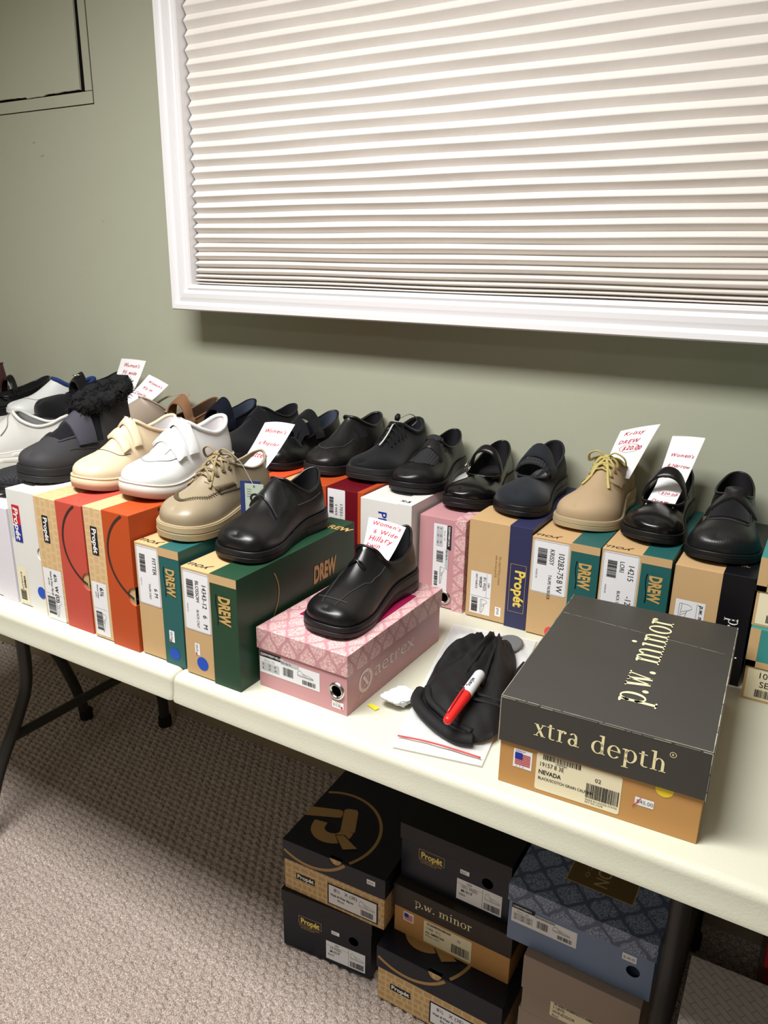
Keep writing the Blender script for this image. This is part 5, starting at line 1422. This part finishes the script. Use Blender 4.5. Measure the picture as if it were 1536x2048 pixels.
V, F = tubeVF([p, p + Vector((-.004, 0, .006)), p + Vector((-.008, 0, .011))], [.005, .0065, .004], 12); obj('cord_toggle', V, F, 'rubber', s.root, smooth=True)
s.tube('cord_loop', [p, p + Vector((-.02, .02, .012)), p + Vector((-.045, .025, -.004)), p + Vector((-.05, .01, -.02))], .0011, 'grey_lining', 20)
s = Shoe('black leather slip-on walking shoe with stitched apron, on the orange lidded box', (-.898, 1.252, ZT + .1985), R_(-1), 'sneaker', L=.250, W=.098, toe=2.4, side=-1, upper='blk_soft', sole='dk_sole', fore=.018, heel=.032, spring=.006, zs=.95, bind_r=.0035)
s.seam([(.40, 140), (.55, 148), (.72, 140), (.83, 116), (.85, 90), (.83, 64), (.72, 40), (.55, 32)], 'dkstitch', .0013)
s.patch('elastic_gore', lambda u: (.50 - .04 * u, .36), 118, 150, 'blk_fabric', off=.0003, th=.001, nu=8)
s.patch('elastic_gore', lambda u: (.50 - .04 * u, .36), 62, 30, 'blk_fabric', off=.0003, th=.001, nu=8)
s = Shoe('black cross-strap sandal shoe in the middle of the back row, paper note in front', (-1.010, 1.232, ZT + .1985), R_(-3), 'mjhi', L=.250, W=.098, toe=2.3, side=-1, upper='blk_leather', lining='slate_lining', sole='blk_sole', fore=.014, heel=.026, spring=.005)
s.strap(.56, .11, 20, 160, 'blk_fabric', th=.003, off=.001, slant=-.10)
s.strap(.44, .10, 14, 168, 'blk_suede', th=.003, off=.001, slant=.08)
sand = s
# left half of the back row
s = Shoe('plain black suede shoe with wide strap, between the navy shoe and the noted sandal', (-1.135, 1.235, ZT + .1985), R_(-4), 'sneaker', L=.250, W=.102, toe=2.3, side=-1, upper='blk_suede', sole='blk_sole', fore=.018, heel=.030, zs=.95)
s.strap(.52, .12, 16, 162, 'blk_suede', th=.003, off=.003)
s = Shoe('dark navy suede strap shoe with pale blue lining, behind the white walking shoe', (-1.262, 1.232, ZT + .1855), R_(-5), 'mjhi', L=.250, W=.104, toe=2.3, side=-1, upper='navy_dark', lining='slate_lining', sole='blk_sole', fore=.022, heel=.034, dz=.004, zs=1.08)
s.strap(.46, .13, 16, 164, 'navy_dark', th=.003, off=.002)
s = Shoe('brown nubuck strap shoe, behind the beige shoe in the back row', (-1.390, 1.232, ZT + .1855), R_(-6), 'mj', L=.250, W=.100, toe=2.3, side=-1, upper='brown_nubuck', lining='brown_lining', sole='taupe_sole', fore=.020, heel=.032, dz=.006, zs=1.05)
s.strap(.47, .10, 12, 160, 'brown_nubuck', th=.003, off=.003)
s = Shoe('greige leather open-back shoe holding a tilted paper note, behind the fur boot', (-1.535, 1.238, ZT + .188), R_(-14), 'sling', L=.250, W=.100, toe=2.3, side=-1, upper='sling_leather', lining='taupe_thread', sole='sling_leather', fore=.024, heel=.040, dz=.016, zs=1.1)
s.tube('heel_strap', [Vector((s.X(.34), .036, .062)), Vector((s.X(.15), .034, .085)), Vector((s.X(.02), .018, .094)), Vector((s.X(.0), 0, .096)), Vector((s.X(.02), -.018, .094)), Vector((s.X(.15), -.034, .085)), Vector((s.X(.34), -.036, .062))], .0058, 'sling_leather', 30, .3)
sling = s
s = Shoe('white slip-on shoe with pale grey lining, left edge behind the fur boot', (-1.680, .985, ZT + .1855), R_(-62), 'sneaker', L=.250, W=.100, toe=2.4, side=1, upper='grywht', lining='grey_lining', sole='wht_sole', fore=.020, heel=.032, zs=1.0, bind_r=.004)
s.seam([(.55, 30), (.50, 60), (.52, 90), (.50, 120), (.55, 150)], 'grey_lining', .001, .002); s.seam([(.42, 150), (.30, 170)], 'grey_lining', .001)
s = Shoe('black shoe with a silver buckle and a paper note, behind the fur boot', (-1.800, 1.262, ZT + .195), R_(-14), 'mjhi', L=.250, W=.102, toe=2.3, side=-1, upper='blk_suede', sole='blk_sole', fore=.022, heel=.034, dz=.012, zs=1.15)
s.strap(.50, .10, 14, 166, 'blk_suede', th=.003, off=.003)
p, d = s.hit(.52, 84, .008); s.tube('buckle', [p + Vector((.010 * math.cos(a * PI / 6), .007 * math.sin(a * PI / 6), .004)) for a in range(12)], .0014, 'chrome', 0, closed=True)
velc = s
s = Shoe('white sneaker with navy collar and dark toe sole, left half of the back row', (-1.915, 1.262, ZT + .195), R_(-14), 'sneaker', L=.250, W=.096, toe=2.2, side=-1, upper='wht_leather', lining='navy_lining', sole='wht_sole', fore=.020, heel=.032, spring=.016, binding='navy_lining', bind_r=.006, tread='darknavy', zs=.95)
s.seam([(.62, 34), (.74, 46), (.80, 90), (.74, 134), (.60, 148)], 'wht_stitch', .0011)
s = Shoe('glossy black strap shoe at the far left, below the maroon lace-up', (-2.065, 1.235, ZT + .195), R_(-10), 'mj', L=.250, W=.104, toe=2.3, side=-1, upper='blk_shiny', sole='blk_sole', fore=.020, heel=.030)
s.strap(.48, .06, 12, 168, 'blk_shiny', th=.003)
s = Shoe('maroon leather lace-up shoe with rust lining, at the far left edge', (-2.43, 1.31, ZT + .215), R_(-68), 'closed', L=.30, W=.112, toe=2.4, side=1, upper='maroon_leather', lining='rust_lining', sole='maroon_leather', fore=.018, heel=.030, zs=1.15)
s.seam([(.42, 150), (.50, 140), (.60, 128)], 'blk_leather', .0012); s.laces([.60, .54, .48], 16, 'maroon_leather', 'blk_leather')
# ------------------------------------------------------------------ paper notes with red handwriting
def paper_note(label, TL_, TR_, BR_, BL_, lines, bulge=.006, circles=(), curl=0.0, mid=None, group='handwritten paper notes tucked into shoes'):
    TL_, TR_, BR_, BL_ = (Vector(v) for v in (TL_, TR_, BR_, BL_))
    nrm_ = (BR_ - BL_).cross(TL_ - BL_).normalized()
    if nrm_.dot(CAM - BL_) < 0: nrm_ = -nrm_
    def at(u, v, off=0.0):
        if mid:
            Mm = Vector(mid[0]).lerp(Vector(mid[1]), u); vm = mid[2]
            p = BL_.lerp(BR_, u).lerp(Mm, v / vm) if v < vm else Mm.lerp(TL_.lerp(TR_, u), (v - vm) / (1 - vm))
        else: p = BL_.lerp(BR_, u).lerp(TL_.lerp(TR_, u), v)
        return p + nrm_ * (-bulge * math.sin(PI * v) * .6 + bulge * .5 * math.sin(PI * u) - curl * max(0, v - .5) ** 2 * 4 + off)
    root = thing('paper_note', label, 'note', (BL_ + BR_) / 2, 0, group)
    o0 = (BL_ + BR_) / 2
    n, m_ = 12, 16; V = []; F = []
    for lay in (0, -.0003):
        for i in range(n + 1):
            for j in range(m_ + 1): V.append(at(i / n, j / m_, lay) - o0)
    K = (n + 1) * (m_ + 1)
    for i in range(n):
        for j in range(m_):
            a = i * (m_ + 1) + j; F.append((a, a + 1, a + m_ + 2, a + m_ + 1)); F.append((K + a, K + a + m_ + 1, K + a + m_ + 2, K + a + 1))
    obj('sheet', V, F, 'paper', root, smooth=True)
    W_ = ((TR_ - TL_).length + (BR_ - BL_).length) / 2; H_ = (TL_ - BL_).length
    d = Decal(); rn = random.Random(len(label))
    for t, u, v, h in lines:
        x = u * W_
        tot = sum(h * .5 if ch == ' ' else text2d(ch, .004)[2] * h * .95 + h * .14 for ch in t); h *= min(1.0, (.92 - u) * W_ / tot)
        for ch in t:
            if ch == ' ': x += h * .5; continue
            d.text(ch, x, v * H_ + rn.uniform(-.05, .05) * h, h * rn.uniform(.9, 1.1), 'redink', 0, sx=.95, shear=.25, bold=.004)
            x += text2d(ch, .004)[2] * h * .95 + h * .14
    for u, v, ru, rv in circles:
        d.ring(u * W_, v * H_, ru, ru + .0008, 'redink', 0, sy=rv / ru)
    if d.V: obj('handwriting', [at(x / W_, y / H_, .0007) - o0 for x, y, l in d.V], d.F, d.mats, root, mi=d.m)
    return root
paper_note("white paper note with red handwriting tucked into the black loafer on the pink box", ony(738, 1034, 1.035), ony(812, 1055, 1.035), (-.568, .985, .905), (-.612, .975, .905),
           [("Women's", .12, .86, .0095), ('6 Wide', .20, .68, .0095), ('Hillary', .10, .50, .0105), ('Ewin', .06, .34, .0095)])
paper_note("white paper note with red handwriting leaning on the laces of the taupe shoe", ony(530, 845, 1.075), ony(590, 849, 1.075), (-.845, .985, .985), (-.90, .985, .985),
           [("Women's", .18, .84, .0095), ('6 Regular', .22, .66, .0095), ('Fitter', .18, .46, .0105)], bulge=.010)
paper_note("white paper note with a circled price, curling out of the tan lace-up shoe", ony(1242, 856, 1.455), ony(1322, 842, 1.475), (-.300, 1.405, .990), (-.350, 1.395, .990),
           [('Krissy', .15, .84, .0085), ('DREW', .10, .66, .0080), ('$20.00', .30, .52, .0080)], circles=[(.50, .555, .0170, .0080)], curl=.014)
paper_note("long white paper note with red handwriting standing in the shiny black strap shoe", ony(1345, 872, 1.44), ony(1411, 876, 1.44), (-.206, 1.315, .966), (-.252, 1.315, .966),
           [("Women's", .14, .76, .0092), ('8 Narrow', .16, .64, .0090), ('Lori', .16, .51, .0100), ('$20.00', .34, .27, .0078), ('Drew', .12, .12, .0095)], circles=[(.58, .30, .0170, .0085)], bulge=.003, mid=[(-.250, 1.396, .990), (-.204, 1.396, .990), .42])
paper_note("small white paper note with red handwriting in the buckled black shoe, leftmost note", ony(243, 717, 1.455), ony(292, 722, 1.455), (-1.60, 1.40, 1.005), (-1.68, 1.40, 1.010),
           [("Women's", .20, .80, .010), ('9½ wide', .24, .62, .010), ('Velcro', .12, .42, .010), ('Hiker', .30, .26, .010)])
paper_note("small white paper note with red handwriting lying in the greige open-back shoe", ony(298, 749, 1.42), ony(337, 770, 1.42), (-1.500, 1.345, 1.000), (-1.575, 1.345, 1.005),
           [("Women's", .24, .80, .010), ('9½ m', .24, .60, .010), ('Comfy', .12, .40, .010)])

# ------------------------------------------------------------------ hang tags on the taupe shoe
def hang_tag(label, px, py, y, w, h, rz_, m, text=None, tm='ink'):
    c = ony(px, py, y)
    root = thing('hang_tag', label, 'tag', c, rz_)
    V, F = boxVF(-w / 2, -.0004, -h, w / 2, .0004, 0); obj('card', V, F, m, root)
    if text:
        d = Decal(); d.text(text, 0, -h * .86, h * .62, tm, 0, align='c', rot=0, bold=-.01); d.ring(0, -.004, .001, .0016, 'ink', 0)
        for k in range(4): d.rect(-w * .4, -h * .10 - k * .004 - .004, w * .25, .0007, 'greyink', 0)
        d.emit('printing', root, lambda u, v, q: (u, -.0004 - q, v))
    return root
M['tag_green'] = mat('pale_green_card', srgb(176, 188, 170), 0.6); M['tag_blue'] = mat('blue_card', srgb(40, 52, 104), 0.5)
hang_tag('blue hang tag card behind the green one, at the side of the taupe shoe', 500, 962, .932, .034, .058, R_(24), 'tag_blue')
ht = hang_tag('pale green hang tag with a looping number, tied to the taupe shoe laces', 508, 968, .926, .032, .054, R_(18), 'tag_green', '8')
p0 = Vector(ht.location); a0 = ony(462, 905, .93)
V, F = tubeVF([p - p0 for p in catmull([a0, a0.lerp(p0, .4) + Vector((.004, -.002, .004)), a0.lerp(p0, .8), p0 + Vector((0, -.0008, -.003))], 20)], .0006, 6)
obj('string', V, F, 'wht_stitch', ht, smooth=True).matrix_parent_inverse = Matrix.Rotation(-R_(18), 4, 'Z')

# ------------------------------------------------------------------ loose things in the middle of the table
def heightfield(name, poly, hfun, m, z0, parent=None, N=64, mod=None, origin=None):
    """closed cushion over a polygon; hfun(x, y, edge) gives height, edge 0 at the rim and 1 well inside"""
    C0 = Vector((sum(p[0] for p in poly) / len(poly), sum(p[1] for p in poly) / len(poly)))
    P = catmull([(x, y, 0) for x, y in poly] + [(poly[0][0], poly[0][1], 0)], N)[:-1]
    n = len(P); K = 22; V = []; F = []
    for k in range(K + 1):
        r = 1 - k / K
        for p in P:
            x, y = lerp(C0.x, p.x, r), lerp(C0.y, p.y, r)
            V.append((x, y, z0 + hfun(x, y, 1 - r)))
    for k in range(K):
        for i in range(n): F.append((k * n + i, k * n + (i + 1) % n, (k + 1) * n + (i + 1) % n, (k + 1) * n + i))
    b = len(V); V += [(p.x, p.y, z0) for p in P]
    for i in range(n): F.append((b + i, b + (i + 1) % n, (i + 1) % n, i))
    F.append(tuple(range(b, b + n))[::-1])
    o0 = origin or Vector((C0.x, C0.y, z0))
    o = obj(name, [Vector(v) - (o0 if parent is None else Vector((0, 0, 0))) for v in V], F, m, parent, smooth=True, loc=o0 if parent is None else None)
    recalc(o)
    for q in o.data.polygons: q.use_smooth = True
    return o
def nz(x, y, s, sd=0.0):
    return math.sin(x * s + sd) * math.sin(y * s * 1.3 + sd * 2.1) + .5 * math.sin((x + y) * s * 2.1 + sd)
# clear zip bag lying under the black cloth
M['plastic'] = mat('clear_plastic_film', srgb(235, 238, 240), 0.12, 0.6, alpha=0.45, bump=0.6, bscale=60, bdist=0.002)
bag = thing('zip_bag', 'clear plastic zip bag with a red seal line, lying under the black cloth', 'plastic bag', (-.42, .97, ZT))
def sheet(name, c4, z, m, parent, org, amp=.002, s=60, th=.0003, n=26, mm=34):
    A, B, Cc, D = (Vector((p[0], p[1], 0)) for p in c4); V = []; F = []
    for lay in (th, 0):
        for i in range(n + 1):
            for j in range(mm + 1):
                p = A.lerp(B, i / n).lerp(D.lerp(Cc, i / n), j / mm)
                e = min(i, n - i, j, mm - j) / 4; e = min(1, e)
                V.append(Vector((p.x, p.y, z + lay + amp * e * (1 + .6 * nz(p.x, p.y, s)))) - org)
    K = (n + 1) * (mm + 1)
    for i in range(n):
        for j in range(mm):
            a = i * (mm + 1) + j; F.append((a, a + 1, a + mm + 2, a + mm + 1)); F.append((K + a, K + a + mm + 1, K + a + mm + 2, K + a + 1))
    return obj(name, V, F, m, parent, smooth=True)
bo = Vector(bag.location)
sheet('film', [(-.432, .772), (-.312, .797), (-.372, 1.170), (-.522, 1.150)], ZT + .0035, 'plastic', bag, bo, amp=.0045, s=75)
V, F = tubeVF([p - bo for p in catmull([(-.434, .792, ZT + .0085), (-.400, .797, ZT + .0105), (-.365, .802, ZT + .0100), (-.318, .806, ZT + .0085)], 20)], .0012, 6); obj('seal', V, F, 'reddot', bag, smooth=True)
V, F = tubeVF([Vector((-.404 + .020 * math.cos(a * PI / 10), 1.118 + .030 * math.sin(a * PI / 10), ZT + .012)) - bo for a in range(20)], .0015, 6, closed=True)
# grey insole pad in the bag
pad = heightfield('insole_pad', [(-.404 + .024 * math.cos(a * PI / 7), 1.115 + .036 * math.sin(a * PI / 7)) for a in range(14)], lambda x, y, e: .003 * min(1, e * 8), mat('grey_pad', srgb(104, 106, 110), 0.35, 0.5), ZT + .0118)
tag(pad, 'rounded grey insole pad on the plastic bag, behind the black cloth', 'insole')
pp = thing('paper_sheet', 'white folded paper sheet half under the black cloth, next to the zip bag', 'paper', (-.40, .95, ZT))
sheet('sheet', [(-.448, .868), (-.322, .842), (-.36, 1.10), (-.50, 1.13)], ZT + .0012, 'paper', pp, Vector(pp.location), amp=.0006, s=30)
cd = slab('black_card', -.360, .93, ZT + .0115, -.300, 1.07, ZT + .0135, 'blk_fabric'); tag(cd, 'flat black card sticking out between the black cloth and the big charcoal box', 'card')
# black cloth, folded over itself
M['cloth'] = mat('black_mesh_cloth', srgb(13, 13, 15), 0.6, 0.35, bump=0.9, bscale=1100, bdist=0.0009)
cl = thing('stocking', 'black folded mesh cloth with the red marker lying on it', 'cloth', (-.385, .95, ZT + .012))
co_ = Vector(cl.location)
fx_, fy_ = -.425, 1.12
def hcl(x, y, e):
    a = math.atan2(x - fx_, fy_ - y); r = math.hypot(x - fx_, y - fy_)
    fold = math.sin(a * 16 + 1.0) * .0080 * math.exp(-r * 4) + .0030 * math.sin(a * 31 + r * 20) * math.exp(-r * 4)
    return (.023 * (1 - (1 - min(1, e * 3.2)) ** 2.2) + fold * min(1, e * 5) + .0010 * nz(x, y, 90))
oc = heightfield('folded_cloth', [(-.446, .868), (-.455, .905), (-.474, .985), (-.480, 1.035), (-.470, 1.085), (-.448, 1.105), (-.436, 1.100), (-.425, 1.122), (-.405, 1.112), (-.385, 1.095), (-.362, 1.045), (-.338, .960), (-.322, .900), (-.318, .862), (-.335, .828), (-.365, .815), (-.400, .835)], hcl, 'cloth', ZT + .012, N=110)
oc.location = (0, 0, 0); 
for v in oc.data.vertices: v.co = v.co + Vector((sum(p[0] for p in [(-.446, .868), (-.455, .905), (-.474, .985), (-.480, 1.035), (-.470, 1.085), (-.448, 1.105), (-.436, 1.100), (-.425, 1.122), (-.405, 1.112), (-.385, 1.095), (-.362, 1.045), (-.338, .960), (-.322, .900), (-.318, .862), (-.335, .828), (-.365, .815), (-.400, .835)]) / 17, 0, 0)) * 0
def reparent(o, root):
    # bake the object's own place into its mesh and hang it on the root
    off = o_c - Vector(root.location)
    for v in o.data.vertices: v.co = v.co + off
    o.location = (0, 0, 0); o.parent = root
_pl = [(-.446, .868), (-.455, .905), (-.474, .985), (-.480, 1.035), (-.470, 1.085), (-.448, 1.105), (-.436, 1.100), (-.425, 1.122), (-.405, 1.112), (-.385, 1.095), (-.362, 1.045), (-.338, .960), (-.322, .900), (-.318, .862), (-.335, .828), (-.365, .815), (-.400, .835)]
o_c = Vector((sum(p[0] for p in _pl) / len(_pl), sum(p[1] for p in _pl) / len(_pl), ZT + .012))
reparent(oc, cl)
for pts, r in (([(-.450, .890, .022), (-.446, .868, .020), (-.425, .848, .019), (-.395, .832, .017), (-.362, .820, .016), (-.338, .826, .016)], .0095),
               ([(-.440, .892, .030), (-.425, .866, .029), (-.400, .850, .027), (-.372, .838, .024), (-.345, .836, .020)], .0060),
               ([(-.400, .900, .0345), (-.370, .890, .036), (-.345, .893, .035), (-.322, .903, .028)], .0030),
               ([(-.402, .915, .0345), (-.370, .905, .036), (-.345, .907, .035), (-.322, .917, .028)], .0030),
               ([(-.432, 1.105, .030), (-.415, 1.02, .036), (-.408, .95, .0355)], .0032), ([(-.412, 1.10, .028), (-.395, 1.02, .036), (-.372, .93, .0355)], .0030),
               ([(-.398, 1.09, .026), (-.370, 1.0, .0345), (-.350, .94, .034)], .0030)):
    V, F = tubeVF([Vector((p.x, p.y, p.z + ZT)) - co_ for p in catmull(pts, 30)], r, 10, flat=.9)
    obj('fold', V, F, 'cloth', cl, smooth=True)
# marker
ma, mb = Vector((-.366, .800, ZT + .049)), Vector((-.380, .944, ZT + .0475))
mk = thing('marker', 'red capped felt tip marker with grey barrel, lying on the black cloth', 'marker', ma)
ax = (mb - ma).normalized(); ML = (mb - ma).length
M['marker_red'] = mat('red_plastic', srgb(222, 36, 36), 0.3, 0.5); M['marker_grey'] = mat('grey_plastic', srgb(206, 208, 210), 0.35, 0.5)
def lathe(name, prof, m, root):
    V, F = tubeVF([ax * a for a, r in prof], [r for a, r in prof], 24); return obj(name, V, F, m, root, smooth=True)
lathe('barrel', [(ML * .50, .0078), (ML * .50 + .001, .0086), (ML * .94, .0084), (ML * .975, .0070), (ML * .995, .0040), (ML, .001)], 'marker_grey', mk)
cap = lathe('cap', [(0, .0020), (.001, .0050), (.004, .0062), (ML * .49, .0088), (ML * .515, .0088), (ML * .518, .0080)], 'marker_red', mk)
side = ax.cross(Vector((0, 0, 1))).normalized(); upv = side.cross(ax)
V, F = tubeVF([ax * .012 + upv * .0075 + side * -.003, ax * .04 + upv * .0098 + side * -.003, ax * (ML * .53) + upv * .0102 + side * -.003], .0012, 8); obj('clip', V, F, 'marker_red', cap, smooth=True)
V2, F2, tw = text2d('Sharpie', 0.02); k = .0062
pts = []
for a, b in V2:
    s_ = ML * .60 + a * k * .95; an = (b - .5) * k / .0088 + .2
    pts.append(ax * s_ + (upv * math.cos(an) + side * -math.sin(an)) * .00885)
obj('printed_name', pts, F2, 'ink', mk)
# crumpled paper and a yellow strip
bm = bmesh.new(); bmesh.ops.create_icosphere(bm, subdivisions=4, radius=1)
rn = random.Random(5); pl = [(Vector((rn.gauss(0, 1), rn.gauss(0, 1), rn.gauss(0, 1))).normalized(), rn.uniform(.62, 1.0)) for _ in range(46)]
for v in bm.verts:
    r = min((d_ / max(1e-3, v.co.dot(n_)) for n_, d_ in pl if v.co.dot(n_) > .05), default=1); r = min(r, 1.3)
    r *= 1 - .10 * abs(math.sin(v.co.x * 7 + v.co.y * 5)) - .10 * abs(math.sin(v.co.z * 9 + v.co.x * 4))
    v.co = Vector((v.co.x * r * .040, v.co.y * r * .027, v.co.z * r * .015))
me = bpy.data.meshes.new('crumpled_paper'); zmin = min(v.co.z for v in bm.verts)
for v in bm.verts: v.co.z -= zmin
bm.to_mesh(me); bm.free(); me.materials.append(M['paper'])
cp = bpy.data.objects.new('crumpled_paper', me); C.objects.link(cp); cp.location = (-.475, .873, ZT + .0008); cp.rotation_euler = (0, 0, R_(40))
tag(cp, 'crumpled ball of white paper left of the black cloth', 'paper')
ys_ = slab('yellow_strip', -.004, -.009, 0, .004, .009, .0012, mat('yellow_paper', srgb(240, 226, 60), 0.6)); ys_.location = (-.505, .845, ZT + .0008); ys_.rotation_euler = (0, 0, R_(70))
tag(ys_, 'tiny yellow paper strip at the tip of the crumpled paper', 'paper')

# ------------------------------------------------------------------ small marks on the wall
sc = Decal()
for px, py, L_, an in ((135, 52, .018, 1.1), (66, 286, .010, .1), (82, 313, .014, .2), (205, 443, .004, .4), (590, 826, .004, 1.0)):
    p = ony(px, py, YW); sc.line([(p.x, p.z), (p.x + L_ * math.cos(an), p.z + L_ * math.sin(an))], .0012, 'baseboard', 0)
so = sc.emit('scuff', None, lambda u, v, w: (u, YW - .0004 - w, v)); so.name = 'wall_scuffs'; struct(so)  # scuff marks lying on the wall face, not a trim piece
